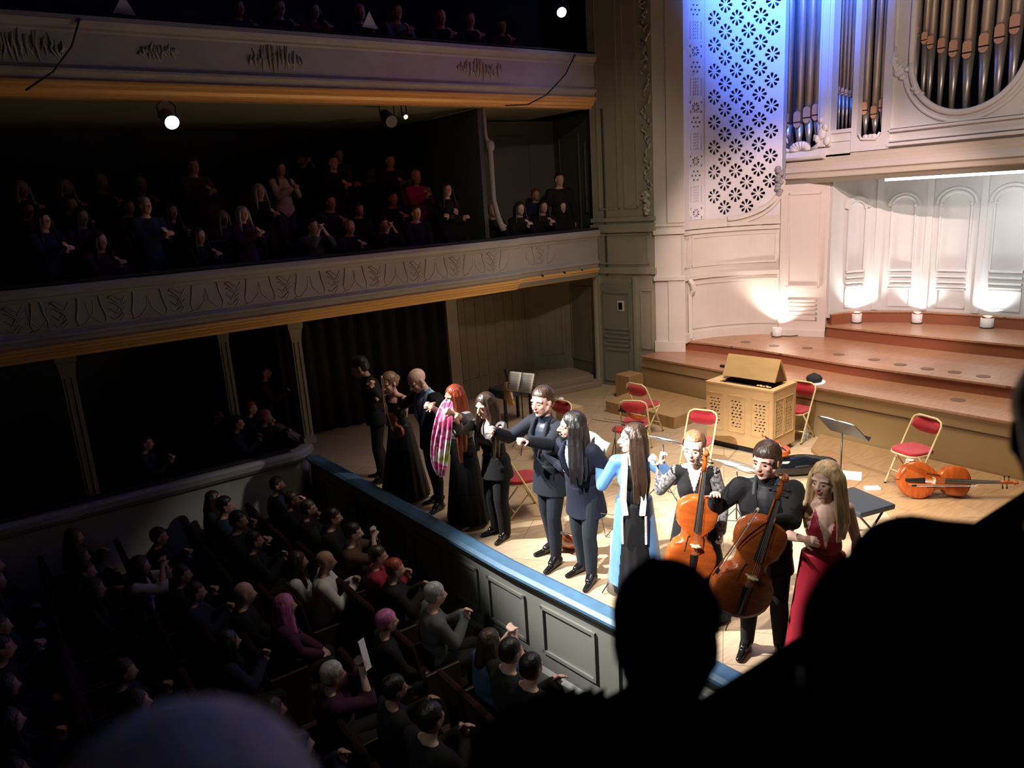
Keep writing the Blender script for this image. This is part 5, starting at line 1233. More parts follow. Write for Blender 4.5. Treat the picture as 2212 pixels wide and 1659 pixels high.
# low black bench beside the blonde woman
p = gz(1850, 1090, 0.4); t = empty('stool_bench', (p.x, p.y, 0), -0.25, 'low black padded stool right of the blonde woman', 'stool')
MB().box((-0.24, -0.28, 0.40), (0.24, 0.28, 0.46)).build('seat', mat('bench_black', (0.02, 0.025, 0.03), 0.45), t, bevel=0.015)
for sx in (-1, 1):
    MB().tube([(sx*0.18, -0.2, 0.40), (-sx*0.18, -0.22, 0.0)], 0.012, 8).build('leg', steel, t); MB().tube([(sx*0.18, 0.2, 0.40), (-sx*0.18, 0.22, 0.0)], 0.012, 8).build('leg', steel, t)
# red stool whose seat shows beside the wire stand
p = gz(1338, 928, 0.45); t = empty('round_stool', (p.x, p.y, 0), 0, 'red topped stool beside the empty wire stand', 'stool')
MB().lathe([(0.10, 0.43), (0.11, 0.45), (0.10, 0.48), (0.02, 0.485)], (0, 0, 0), 20).build('seat', red_v, t, smooth=True)
for k in range(3): MB().tube([(0.05*math.cos(k*2.1), 0.05*math.sin(k*2.1), 0.43), (0.13*math.cos(k*2.1), 0.13*math.sin(k*2.1), 0.0)], 0.007, 6).build('leg', steel, t)
# hall lamps on the balconies
def hall_lamp(px, py, y, tgt, glowc, es, r, label, cap_m=None, L=0.28, hang=0.25):
    p = gy(px, py, y); t = empty('spotlight', p, 0, label, 'lamp', 'spotlights clamped to the balconies')
    d = (Vector(tgt) - p).normalized(); cm = cap_m or mat('lamp_housing', (0.09, 0.08, 0.10), 0.4)
    MB().lathe([(r*0.75, -L), (r*0.85, -L*0.9), (r*0.95, -0.02), (r*1.08, 0.0), (r*1.08, 0.01)], (0, 0, 0), 22, axis=d).build('lamp_housing', cm, t, smooth=True)
    MB().lathe([(0.001, 0.012), (r*0.92, 0.012)], (0, 0, 0), 22, axis=d, cap=False).build('lens', mat('lens_' + label[:6].strip(), (1, 1, 1), 0.3, emit=glowc, es=es) if es else mat('lens_off', (0.01, 0.01, 0.012), 0.2), t)
    yk = MB(); sd = d.cross(Vector((0, 0, 1))).normalized(); b_ = -d*L*0.5
    yk.tube([b_ + sd*r*1.15, b_ + sd*r*1.2 + Vector((0, 0, hang*0.6)), b_ + Vector((0, 0, hang)), b_ - sd*r*1.2 + Vector((0, 0, hang*0.6)), b_ - sd*r*1.15], 0.01, 6); yk.build('yoke', black_m, t)
    return t, p, d
hall_lamp(371, 264, 10.75, (3.0, 3.0, 0.8), (0.85, 0.92, 1.0), 25, 0.095, 'bright white spotlight hanging under the upper balcony at the left')
hall_lamp(1213, 26, 10.45, (5.0, 3.0, 1.5), (0.7, 0.88, 1.0), 25, 0.085, 'bluish white spotlight above the upper balcony rail near the corner')
hall_lamp(876, 252, 10.8, (5.0, 3.0, 1.0), (1.0, 0.72, 0.2), 9, 0.035, 'small yellow lamp under the upper balcony', L=0.10, hang=0.22)
t, p, d = hall_lamp(845, 262, 10.9, (5.0, 3.0, 1.0), (0, 0, 0), 0, 0.10, 'unlit black spotlight hanging beside the small yellow lamp', black_m, 0.3, 0.28)
def cable(pts, label, r=0.012):
    tag(MB().tube(pts, r, 6).build('cable', black_m, smooth=True), label, 'cable')
cable([gy(172, 40, YF-.06), gy(155, 100, YF-.07), gy(115, 155, YF-.09), gy(55, 195, YF-.08)], 'black cable drooping over the upper balcony front at the far left')
cable([gy(1242, 118, YF-.06), gy(1222, 160, YF-.09), gy(1180, 205, YF-.10), gy(1140, 226, YF-.10), gy(1092, 228, YF-.04)], 'black cable drooping over the upper balcony front near the stage corner')
o = gy(1216, 5, 10.45); tag(MB().tube([o + Vector((0, 0, 0.0)), o + Vector((0, 0, 1.2))], 0.008, 6).build('hanging_wire', mat('wire_grey', (0.4, 0.4, 0.42), 0.5)), 'thin wire carrying the bluish white spotlight', 'wire')
# ================================================================ THE PERFORMERS
sk1 = skin_mat('skin_fair', (0.66, 0.42, 0.32)); sk2 = skin_mat('skin_tan', (0.52, 0.30, 0.21)); sk3 = skin_mat('skin_rosy', (0.66, 0.38, 0.30)); sk4 = skin_mat('skin_pale', (0.74, 0.54, 0.45))
blk = cloth('black_wool', (0.004, 0.004, 0.005), 0.9); blk2 = cloth('black_silk', (0.005, 0.005, 0.006), 0.5); nav = cloth('navy_suit', (0.006, 0.008, 0.015), 0.8); nav2 = cloth('dark_blue_velvet', (0.005, 0.006, 0.018), 0.8, 0.02)
grey_t = cloth('charcoal_denim', (0.010, 0.014, 0.020), 0.85); wshirt = cloth('white_shirt', (0.72, 0.74, 0.80), 0.7); bshirt = cloth('pale_blue_shirt', (0.42, 0.55, 0.82), 0.7)
sheer = mat('sheer_grey_sleeve', (0.06, 0.055, 0.055), 0.6, var=0.4, vscale=14, sheen=0.3); lace = mat('black_lace', (0.03, 0.03, 0.035), 0.45, var=0.95, vscale=45, col2=(0.30, 0.28, 0.27))
h_blk = hairm('hair_black', (0.012, 0.010, 0.010)); h_dbr = hairm('hair_dark_brown', (0.035, 0.018, 0.010)); h_red = hairm('hair_red', (0.28, 0.045, 0.015)); h_gry = hairm('hair_grey', (0.30, 0.29, 0.28)); h_bln = hairm('hair_blonde', (0.50, 0.34, 0.17)); h_lbr = hairm('hair_light_brown', (0.22, 0.11, 0.05))
FRONT = PI; CAMW = math.radians(232); PROF = math.radians(146)
def W(px, py, x): v = gx(px, py, x); return (v.x, v.y, v.z, 1)
def hd(body_yaw, head_yaw, pitch=0.0, roll=0.0): return (head_yaw - body_yaw, pitch, roll)
def foot(px, py): p = gz(px, py, 0.0); return (p.x, p.y, 0.0)

# 1 man in black at the far end
f = Fig(foot(829, 1036), PROF + 0.25, 1.80, lean=0.10, head=hd(PROF + .25, PROF, 0.30), armL=W(806, 842, 3.98), armR=None, curl=(1.1, .5), step=0.03, stance=0.12, label='shadowed person in black with short black hair, leftmost of the bowing row')
f.body(sk2); f.face(h_blk); f.hair(h_blk, 'short'); f.suit(blk, blk, blk, vz=0.5, vw=0.2, hemz=-0.08, jname='shirt_jacket')
# 2 woman in long black sleeveless dress with violin
yw = FRONT + 0.45
f = Fig(foot(880, 1070), yw, 1.70, True, lean=0.06, head=hd(yw, FRONT + 0.25, 0.22, 0.05), armR=W(806, 838, 3.98), armL=W(836, 884, 4.02), curl=(1.0, 1.0), palmL=(0, -1, 0), label='person in long sleeveless black dress with hair tied back, holding a violin and bow')
f.body(sk3); f.face(h_lbr, closed=True); f.hair(h_lbr, 'tied')
f.garment('dress', ['pelvis', 'torso'], 0.008, blk2, scoop=(0.45, 0.075), hem=(0.12, -0.88, 0.30, 0.34, 0.02), pleat=0.05, keep=lambda p, q: not (q.z > 0.42 and abs(q.y) > 0.135))
f.shoes(mat('black_leather', (0.01, 0.01, 0.011), 0.15))
hw = Vector(f.root.matrix_basis @ f.arm['L'][2]); 
vz0 = gx(862, 948, 4.05); vtop = gx(838, 880, 4.0)
cello('violin', 'dark brown violin hanging from the hand of the woman in sleeveless dress', frame_from(vz0, (vtop - vz0), (-0.8, -0.5, 0)), 0.36, wood_b, 0)
bow(gx(839, 925, 3.96), gx(826, 812, 3.9), 'upright bow held by the woman in sleeveless black dress', drop=(-1, 0, 0))
# 3 bald man in black suit
yw = FRONT + 0.10
f = Fig(foot(950, 1092), yw, 1.84, lean=0.07, head=hd(yw, FRONT + 0.05, 0.45), armL=W(928, 878, 3.88), armR=W(838, 884, 4.05), curl=(1.1, .9), step=0.08, stance=0.11, bulk=1.08, label='bald person in black suit, looking down and holding hands with the red-haired woman')
f.body(sk1); f.face(h_gry, closed=True); f.suit(blk, blk, bshirt, vz=0.16, vw=0.30, hemz=-0.16, lapel=cloth('blue_grey_satin', (0.12, 0.17, 0.24), 0.35))
# 4 red haired woman with scarf
yw = FRONT + 0.05
f = Fig(foot(1014, 1128), yw, 1.70, True, lean=0.04, head=hd(yw, FRONT + 0.02, 0.05), armR=W(934, 880, 3.86), armL=W(975, 892, 3.9), curl=(1.0, 1.1), bulk=1.12, label='person with very long red hair in black dress with a pink floral scarf')
f.body(sk1); f.face(h_red, lips=(0.5, 0.1, 0.1)); f.hair(h_red, 'long', 0.58)
f.garment('dress', ['pelvis', 'torso'], 0.014, blk, scoop=(0.50, 0.07), hem=(0.14, -0.86, 0.24, 0.28, 0.0), pleat=0.045)
f.garment('shawl', ['torso', 'uarmL', 'uarmR'], 0.028, sheer, scoop=(0.46, 0.09), keep=lambda p, q: q.z > 0.22)
f.shoes(mat('silver_shoe', (0.6, 0.58, 0.55), 0.25, metal=0.6))
# scarf: a folded strip hanging from the neck in front
scm = mat('pink_floral_silk', (0.85, 0.72, 0.74), 0.5, sheen=0.3); nt = scm.node_tree; bs = nt.nodes['Principled BSDF']
tc = nt.nodes.new('ShaderNodeTexCoord'); nz = nt.nodes.new('ShaderNodeTexNoise'); nz.inputs['Scale'].default_value = 4.5; nz.inputs['Detail'].default_value = 2; nt.links.new(tc.outputs['Object'], nz.inputs[0])
cr = nt.nodes.new('ShaderNodeValToRGB'); cr.color_ramp.interpolation = 'EASE'; els = cr.color_ramp.elements; els[0].position = 0.30; els[0].color = (0.40, 0.45, 0.02, 1); els[1].position = 0.38; els[1].color = (0.80, 0.66, 0.60, 1)
for pos, c in ((0.46, (0.85, 0.75, 0.80, 1)), (0.52, (0.75, 0.03, 0.25, 1)), (0.60, (0.80, 0.35, 0.50, 1)), (0.68, (0.35, 0.03, 0.12, 1))): e = els.new(pos); e.color = c
nt.links.new(nz.outputs['Fac'], cr.inputs[0]); nt.links.new(cr.outputs[0], bs.inputs['Base Color'])
mb = MB(); rings = []
axis = [gx(968, 866, 3.98), gx(962, 890, 3.88), gx(958, 925, 3.85), gx(952, 965, 3.85), gx(950, 1000, 3.86), gx(952, 1028, 3.87)]
inv = f.root.matrix_basis.inverted()
for i, p in enumerate(axis):
    wd = [0.05, 0.09, 0.12, 0.135, 0.13, 0.06][i]; row = []
    for j in range(13):
        u = -1 + j/6; row.append(inv @ (p + Vector((-0.02*math.cos(j*1.9 + i*.4), 0, 0)) + Vector((0.45, -0.85, 0)).normalized()*u*wd + Vector((0, 0, 0.015*math.sin(j + i)))))
    rings.append(row)
mb.rings(rings, cap=False, closed=False); so = mb.build('scarf', scm, f.root, smooth=True, subs=1, recalc=False); sd_ = so.modifiers.new('s', 'SOLIDIFY'); sd_.thickness = 0.006
mb = MB(); mb.tube([f.T(0.10, 0.05, 0.44), f.T(0.06, 0.085, 0.53), f.T(-0.06, 0.07, 0.57), f.T(-0.06, -0.07, 0.57), f.T(0.06, -0.085, 0.53), f.T(0.10, -0.04, 0.44)], 0.022, 8); mb.build('scarf_neck', scm, f.root, smooth=True)
# 5 darkhaired woman in sheer grey blouse
yw = FRONT + 0.15
f = Fig(foot(1083, 1156), yw, 1.70, True, lean=0.06, head=hd(yw, FRONT + 0.18, 0.15), armR=W(985, 905, 3.95), armL=W(1062, 932, 3.92), curl=(1.0, .9), stance=0.09, step=0.02, label='smiling person with long straight dark hair, grey sheer blouse and black trousers')
f.body(sk1); f.face(h_dbr, smile=True, closed=True); f.hair(h_dbr, 'long', 0.42)
f.garment('trousers', ['pelvis', 'legL', 'legR'], 0.030, blk); f.garment('blouse', ['torso', 'uarmL', 'uarmR', 'farmL', 'farmR'], 0.018, sheer, vneck=(0.36, 0.35), keep=lambda p, q: q.z > 0.20 and q.z < 0.56)
f.garment('waistcoat', ['torso', 'pelvis'], 0.020, blk, hem=(0.10, -0.16, 0.155, 0.20, 0.0), keep=lambda p, q: q.z < 0.27); f.shoes(mat('black_leather', (0.01, 0.01, 0.011), 0.15))
# 6 tall man in navy suit
yw = FRONT + 0.10
f = Fig(foot(1199, 1205), yw, 1.88, lean=0.03, head=hd(yw, FRONT + 0.22, 0.02), armR=W(1070, 932, 3.98), armL=W(1140, 952, 3.95), curl=(1.2, 1.0), palmL=(0, 0, -1), step=0.10, stance=0.12, label='tall person with short brown hair in dark navy suit, holding out both hands')
f.body(sk3); f.face(h_dbr); f.hair(h_dbr, 'short'); f.suit(nav, nav, mat('dark_navy_shirt', (0.010, 0.014, 0.030), 0.5), vz=0.20, vw=0.30, hemz=-0.20, lapel=nav)
S, E, Wt, fd = f.arm['L']; MB().tube([Wt - fd*0.035, Wt + fd*0.012], 0.040, 14).build('shirt_cuff', wshirt, f.root, smooth=True)
# 7 longhaired bearded man
yw = FRONT + 0.25
f = Fig(foot(1269, 1245), yw, 1.78, lean=0.22, head=hd(yw, PROF + 0.10, -0.20), armR=W(1215, 1010, 4.35), armL=W(1288, 1000, 4.62), elbowL=(-0.3, 0.6, -0.8), curl=(1.0, 1.0), step=0.07, stance=0.10, label='longhaired bearded person in dark blue jacket and pointed boots, leaning forward')
f.body(sk2); f.face(h_blk, beard=h_blk); f.hair(h_blk, 'long', 0.34)
f.suit(nav2, grey_t, bshirt, vz=0.24, vw=0.28, hemz=-0.24, lapel=nav2, shoe=mat('polished_black_boot', (0.008, 0.008, 0.010), 0.08))
MB().ell(f.T(0.150, 0.10, 0.40), (0.010, 0.030, 0.020), f.sp, 10, 8).build('pocket_square', mat('pink_square', (0.7, 0.3, 0.35), 0.7), f.root, smooth=True)
# white score sheets held up behind him
mb = MB(); pc = [gx(1262, 928, 4.75), gx(1322, 956, 4.75), gx(1296, 1000, 4.72), gx(1272, 988, 4.72)]
cen = sum(pc, Vector())/4; rows = []
for i in range(6):
    a = pc[0].lerp(pc[3], i/5); b = pc[1].lerp(pc[2], i/5); rows.append([a.lerp(b, j/6) + Vector((0.03*math.sin(j*0.9 + i*0.3), 0, 0)) - cen for j in range(7)])
mb.rings(rows, cap=False, closed=False); so = mb.build('score', paper, smooth=True, recalc=False); so.location = cen; sd_ = so.modifiers.new('s', 'SOLIDIFY'); sd_.thickness = 0.008; tag(so, 'bright white score held up behind the longhaired man', 'paper')
# 8 woman in blue coat
bluec = mat('blue_satin', (0.09, 0.22, 0.46), 0.35, sheen=0.2, var=0.15, vscale=4)
yw = CAMW - 0.15
f = Fig(foot(1375, 1283), yw, 1.70, True, lean=0.02, head=hd(yw, PROF + 0.15, -0.05), armR=W(1296, 1004, 4.5), armL=W(1424, 1000, 4.55), elbowR=(-.1, -.5, -.8), curl=(1.0, 1.0), label='person with long dark hair in light blue satin coat with white lapels')
f.body(sk4); f.face(h_dbr); f.hair(h_dbr, 'long', 0.42)
f.garment('black_top', ['torso', 'pelvis'], 0.008, blk2, scoop=(0.47, 0.08)); f.garment('skirt', ['pelvis'], 0.010, blk, hem=(0.06, -0.86, 0.19, 0.22, 0.0), pleat=0.05)
f.garment('coat', ['torso', 'pelvis', 'uarmL', 'farmL', 'uarmR', 'farmR'], 0.017, bluec, hem=(0.12, -0.78, 0.19, 0.255, -0.03), keep=lambda p, q: q.z < 0.56 and not (q.x > 0.01 and abs(q.y) < 0.075 + max(0, 0.20 - q.z)*0.10), pleat=0.02)
for sy in (-1, 1):
    b = MB(); pts = [f.T(0.04, sy*0.07, 0.56), f.T(0.145, sy*0.065, 0.46), f.T(0.175, sy*0.075, 0.32), f.T(0.165, sy*0.085, 0.14), f.T(0.165, sy*0.07, 0.0)]
    rings = [[p + f.sp @ Vector((0.006*k_, sy*w_, 0)) for k_, w_ in ((0, -0.02), (2, 0.0), (1, 0.035), (-1, 0.035), (-1, -0.02))] for p in pts]
    b.rings(rings); b.build('lapel', mat('white_satin', (0.80, 0.78, 0.74), 0.35), f.root, smooth=False)
for sy in (-1, 1): MB().tube([f.T(0.15, sy*0.11, -0.02), f.T(0.16, sy*0.11, -0.30)], 0.012, 6).build('coat_ribbon', mat('silver_ribbon', (0.5, 0.5, 0.5), 0.4), f.root)
f.shoes(mat('black_leather', (0.01, 0.01, 0.011), 0.15))
b = MB(); b.rings([[f.P + Vector((x_*a_ - 0.10, y_*a_ + (-0.20), z_))*1.0 for x_, y_ in circ(0, 0, 1, 0.6, 24)] for a_, z_ in ((0.06, -0.30), (0.09, -0.6), (0.16, -0.885))])
b.build('sheer_train', mat('sheer_grey_chiffon', (0.35, 0.34, 0.31), 0.7, alpha=0.6), f.root, smooth=True)
# 9 woman in black lace holding a cello
yw = CAMW - 0.25
p9 = gz(1500, 937, 1.72); 
f = Fig((p9.x, p9.y, 0), yw, 1.72, True, head=hd(yw, CAMW - 0.45, 0.05), armR=W(1428, 1002, 4.6), armL=None, curl=(0.9, 1.0), label='person with tied brown hair and black lace sleeves behind the bright orange cello')
c9 = gz(1492, 1105, 0.80); 
f.body(sk4); f.face(h_lbr, lips=(0.55, 0.25, 0.2)); f.hair(h_lbr, 'bun')
f.garment('dress', ['pelvis', 'torso'], 0.012, blk, vneck=(0.33, 0.30), hem=(0.12, -0.86, 0.27, 0.32, 0.0), pleat=0.04, keep=lambda p, q: q.z < 0.545)
f.garment('lace_sleeves', ['uarmL', 'farmL', 'uarmR', 'farmR'], 0.014, lace); f.shoes(mat('black_leather', (0.01, 0.01, 0.011), 0.15))
# 10 bearded cellist in black suit
yw = CAMW - 0.30
p10 = gz(1658, 965, 1.78)
f = Fig((p10.x, p10.y, 0), yw, 1.80, head=hd(yw, CAMW - 0.75, 0.05), armR=W(1545, 1075, 4.35), armL=W(1655, 1128, 4.35), elbowL=(-0.3, 0.8, -0.5), palmL=(0, -1, -0.3), palmR=(0, 0, -1), curl=(1.3, 0.45), bulk=1.12, stance=0.13, label='person in black suit with a hand on each cello')
f.body(sk3); f.face(h_dbr, beard=None, closed=True); f.hair(h_dbr, 'fringe'); f.suit(blk, blk, cloth('black_shirt', (0.012, 0.012, 0.014), 0.6), vz=0.02, vw=0.16, hemz=-0.20, lapel=cloth('charcoal_lapel', (0.02, 0.024, 0.028), 0.6))
f10 = f
# 11 blonde woman in red halter dress
yw = CAMW - 0.25
p11 = gz(1786, 1008, 1.68)
redd = cloth('crimson_dress', (0.26, 0.006, 0.018), 0.55, 0.05)
f = Fig((p11.x, p11.y, 0), yw, 1.70, True, head=hd(yw, CAMW - 0.85, 0.06), armR=W(1738, 1165, 3.9 if False else p11.x - 0.25), armL=None, curl=(0.8, 0.8), label='smiling blonde person in dark red halter dress, rightmost of the bowing row')
f.body(sk1); f.face(h_bln, smile=True, lips=(0.5, 0.12, 0.1)); f.hair(h_bln, 'long', 0.30)
f.garment('dress', ['pelvis', 'torso', 'neck'], 0.009, redd, vneck=(0.17, 0.25), hem=(0.10, -0.86, 0.25, 0.27, 0.0), pleat=0.03, keep=lambda p, q: q.z < 0.53 and not (q.z > 0.26 and q.x < -0.03) and not (q.z > 0.24 and abs(q.y) > 0.150 - (q.z - 0.24)*0.28))
f.shoes(mat('black_leather', (0.01, 0.01, 0.011), 0.15))
# the two cellos held upright
a = gx(1486, 1250, 4.25); b = gx(1524, 965, 4.45)
cello('cello', 'bright orange cello held upright before the woman in black lace', frame_from(a, (b - a), (-0.62, -0.78, 0.1)), 0.70, wood_o, 0.16, grp='cellos', nf=0.24)
a = gx(1582, 1322, 4.12); b = gx(1692, 1022, 4.42)
cello('cello', 'large dark red cello leaning against the cellist in black suit', frame_from(a, (b - a), (-0.60, -0.80, 0.15)), 0.78, wood_b, 0.16, grp='cellos', nf=0.17)
bow(gx(1540, 1242, 4.0), gx(1636, 1096, 4.12), 'pale bow held beside the dark red cello', drop=(0, -1, 0))
# ================================================================ THE LISTENERS
seat_red = cloth('seat_red_plush', (0.022, 0.004, 0.005), 0.95, 0.0); seat_wood = mat('seat_dark_wood', (0.03, 0.015, 0.008), 0.5)
sk_l = [skin_mat('skin_l1', (0.55, 0.32, 0.25)), skin_mat('skin_l2', (0.42, 0.24, 0.18)), skin_mat('skin_l3', (0.62, 0.40, 0.33))]
tops = {'black': cloth('top_black', (0.01, 0.01, 0.012)), 'navy': cloth('top_navy', (0.015, 0.02, 0.05)), 'grey': cloth('top_grey', (0.10, 0.105, 0.11)), 'white': cloth('top_white', (0.62, 0.62, 0.60)), 'plum': cloth('top_plum', (0.07, 0.018, 0.05)),
        'red': cloth('top_red', (0.30, 0.02, 0.04)), 'brown': cloth('top_brown', (0.09, 0.05, 0.03)), 'blue': cloth('top_blue', (0.04, 0.07, 0.15)), 'magenta': cloth('top_magenta', (0.42, 0.03, 0.18))}
hairs = {'black': h_blk, 'brown': h_dbr, 'lbrown': h_lbr, 'blonde': h_bln, 'grey': h_gry, 'white': hairm('hair_white', (0.55, 0.53, 0.50)), 'red': h_red, 'pink': hairm('hair_pink_lit', (0.55, 0.15, 0.35))}  # the pink tone puts magenta light on grey hair into the colour
def listener_proto(seated, style, arms, female):
    kw = dict(seated=seated, female=female, lod=1, lean=0.06 if seated else 0.0, h=1.68 if female else 1.76, curl=(0.4, 0.4), stance=0.10)
    if arms == 'clap': kw.update(armL=(0.33, 0.035, 0.30*kw['h'] + 0.40 if seated else 1.26), armR=(0.33, -0.035, 0.30*kw['h'] + 0.36 if seated else 1.22), palmL=(0, -1, 0), palmR=(0, 1, 0))
    if arms == 'up': kw.update(armL=(0.30, 0.05, (0.30*kw['h'] + 0.62) if seated else 1.5), armR=(0.30, -0.05, (0.30*kw['h'] + 0.62) if seated else 1.5), palmL=(0, -1, 0), palmR=(0, 1, 0))
    if arms == 'fold': kw.update(armL=(0.24, -0.10, 1.13), armR=(0.25, 0.10, 1.10), palmL=(-1, 0, 0), palmR=(-1, 0, 0))
    if arms == 'lap': kw.update(armL=(0.33, 0.06, 0.30*kw['h'] + 0.08), armR=(0.33, -0.06, 0.30*kw['h'] + 0.08), palmL=(0, 0, -1), palmR=(0, 0, -1))
    f = Fig((0, 0, 0), 0, **kw)
    f.body(sk_l[0])
    if style != 'bald': f.hair(h_dbr, style, 0.28)
    f.garment('trousers', ['pelvis', 'legL', 'legR'], 0.018, tops['black']); f.garment('top', ['torso', 'pelvis', 'uarmL', 'farmL', 'uarmR', 'farmR'], 0.022, tops['navy'], keep=lambda p, q: q.z < 0.56)
    f.shoes(tops['black'])
    return f
LP = {}
def get_proto(key):
    if key not in LP: f = listener_proto(*key); LP[key] = [f.root, False]
    e = LP[key]
    if not e[1]: e[1] = True; return e[0], True
    return e[0], False
def listener(loc, yaw, key, hair='brown', top='black', skin=0, label='', group=None, sc_=1.0, trous=None):
    r, fresh = get_proto(key)
    if not fresh:
        src = r; r = src.copy(); COL.objects.link(r)
        for ch in list(src.children): c = ch.copy(); COL.objects.link(c); c.parent = r
    r.location = loc; r.rotation_euler = (0, 0, yaw); r.scale = (sc_,)*3; r['label'] = label
    if 'group' in r.keys(): del r['group']
    if group: r['group'] = group
    for c in r.children:
        m = {'body': sk_l[skin], 'hair': hairs[hair], 'top': tops[top]}.get(c.name.split('.')[0])
        if c.name.startswith('trousers') and trous: m = tops[trous]
        if m and c.material_slots: c.material_slots[0].link = 'OBJECT'; c.material_slots[0].material = m
    return r
SEAT = None
def seat(loc, yaw, label, group):
    global SEAT
    if SEAT is None:
        t = empty('theatre_seat', loc, yaw, label, 'seat', group)
        MB().box((-0.20, -0.23, 0.36), (0.24, 0.23, 0.435)).build('seat', seat_red, t, bevel=0.02); MB().obox((-0.255, 0, 0.66), (Vector((0.98, 0, 0.17)), Vector((0, 1, 0)), Vector((-0.17, 0, 0.98))), (0.035, 0.24, 0.30)).build('backrest', seat_red, t, bevel=0.03)
        for sy in (-1, 1): MB().box((-0.22, sy*0.265 - 0.02, 0.0), (0.16, sy*0.265 + 0.02, 0.60)).build('armrest', seat_wood, t, bevel=0.01)
        SEAT = t; return t
    r = SEAT.copy(); COL.objects.link(r); r.location = loc; r.rotation_euler = (0, 0, yaw); r['label'] = label; r['group'] = group
    for ch in list(SEAT.children): c = ch.copy(); COL.objects.link(c); c.parent = r
    return r
rl = random.Random(11)
FL = -1.12
# special listeners in the stalls: px, py of the head, look
SP = [
 ((700, 1215), ('bald', 'clap', False), 'brown', 'white', 1, 'bald person in white shirt clapping in the stalls'),
 ((525, 1285), ('bald', 'lap', False), 'brown', 'black', 0, 'bald person in dark top, one row behind the white shirt in the stalls'),
 ((612, 1300), ('long', 'lap', True), 'pink', 'plum', 0, 'person with grey hair, coloured as if in magenta light, beside the seated bald person in the stalls'),
 ((722, 1118), ('short', 'lap', False), 'black', 'black', 0, 'person in dark suit with white collar near the stage parapet'),
 ((784, 1145), ('short', 'up', False), 'black', 'brown', 2, 'person with both hands raised in front of the face by the parapet'),
 ((845, 1182), ('short', 'clap', True), 'brown', 'red', 0, 'person in red top clapping in the front stalls row'),
 ((880, 1210), ('short', 'clap', True), 'red', 'black', 0, 'person with short red hair in the front stalls row'),
 ((985, 1268), ('short', 'clap', False), 'grey', 'grey', 0, 'broad person in pale grey top clapping close under the parapet'),
 ((1092, 1362), ('long', 'up', True), 'brown', 'blue', 2, 'person with curly hair and blue sleeves below the third parapet panel'),
 ((1128, 1402), ('short', 'lap', False), 'black', 'black', 0, 'dark head in silhouette just left of the last parapet panel'),
 ((1240, 1402), ('short', 'clap', False), 'black', 'black', 0, 'dark head in silhouette before the last parapet panel, nearest the rail'),
 ((715, 1450), ('short', 'up', True), 'white', 'plum', 2, 'person with curly white hair holding a white leaflet in the stalls'),
 ((832, 1335), ('short', 'lap', True), 'pink', 'black', 0, 'person with magenta tinted short hair alone in the dark middle stalls'),
 ((640, 1205), ('long', 'lap', True), 'brown', 'white', 1, 'darkhaired person with a pale scarf behind the bald person in white shirt'),
 ((300, 1215), ('long', 'up', True), 'black', 'white', 0, 'person raising a pale sleeved arm far back in the stalls'),
]
spots = {}
rowsX = [2.85, 2.01, 1.17, 0.33, -0.51, -1.35]
allseats = [(x, 3.5 + 0.60*j + (0.15 if i % 2 else 0)) for i, x in enumerate(rowsX) for j in range(12)]
for sp in SP:
    p = gz(sp[0][0], sp[0][1], 0.08); best = min((q for q in allseats if q not in spots), key=lambda q: (q[0] - p.x)**2 + (q[1] - p.y)**2); i_ = allseats.index(best); best = (min(2.95, p.x - 0.06), min(10.0, p.y)); allseats[i_] = best; spots[best] = sp
keys = [('short', 'clap', False), ('short', 'lap', False), ('long', 'clap', True), ('long', 'lap', True), ('short', 'clap', True), ('short', 'clap', True)]
ORD0 = ['first', 'second', 'third', 'fourth', 'fifth', 'sixth', 'seventh', 'eighth', 'ninth', 'tenth', 'eleventh', 'twelfth']
for qi, q in enumerate(allseats):
    rn, sn = ORD0[qi//12], ORD0[11 - qi % 12]
    if q not in spots and any(math.hypot(t[0] - q[0], t[1] - q[1]) < 0.52 for t in spots): continue
    seat((q[0] - 0.03, q[1], FL), 0, 'dark plush seat, %s stalls row, %s place from the side boxes' % (rn, sn), 'seats of the stalls')
    yaw = math.atan2(4.8 - q[1], 4.6 - q[0])*0.45
    if q in spots:
        (px, py), (st, ar, fe), hr, tp, sk, lab = spots[q]
        r = listener((q[0], q[1], FL), yaw, (True, st, ar, fe), hr, tp, sk, lab)
        if 'white leaflet' in lab:
            pp = gz(750, 1462, 0.22); o = MB().add([(0, -0.10, -0.13), (0, 0.10, -0.13), (0, 0.10, 0.13), (0, -0.10, 0.13), (0.03, 0, 0.13), (0.03, 0, -0.13)], [(0, 5, 4, 3), (5, 1, 2, 4)]).build('leaflet', mat('leaflet_white', (0.8, 0.8, 0.8), 0.7)); o.location = (q[0] + 0.36, q[1] - 0.02, FL + 1.22); o.rotation_euler = (0.3, 0.2, 2.6)
            sd_ = o.modifiers.new('s', 'SOLIDIFY'); sd_.thickness = 0.003; tag(o, 'white folded leaflet held up in the dark stalls', 'leaflet')
    elif rl.random() < 0.86:
        st, ar, fe = rl.choice(keys); listener((q[0], q[1], FL), yaw + rl.uniform(-.15, .15), (True, st, ar, fe), rl.choice(['black', 'brown', 'black', 'brown']), rl.choice(['black', 'navy', 'black', 'black']), rl.choice([1, 1, 0]),
                 'listener in dark clothes, %s stalls row, %s place from the side boxes' % (rn, sn), 'listeners in the dark stalls', rl.uniform(0.95, 1.03))
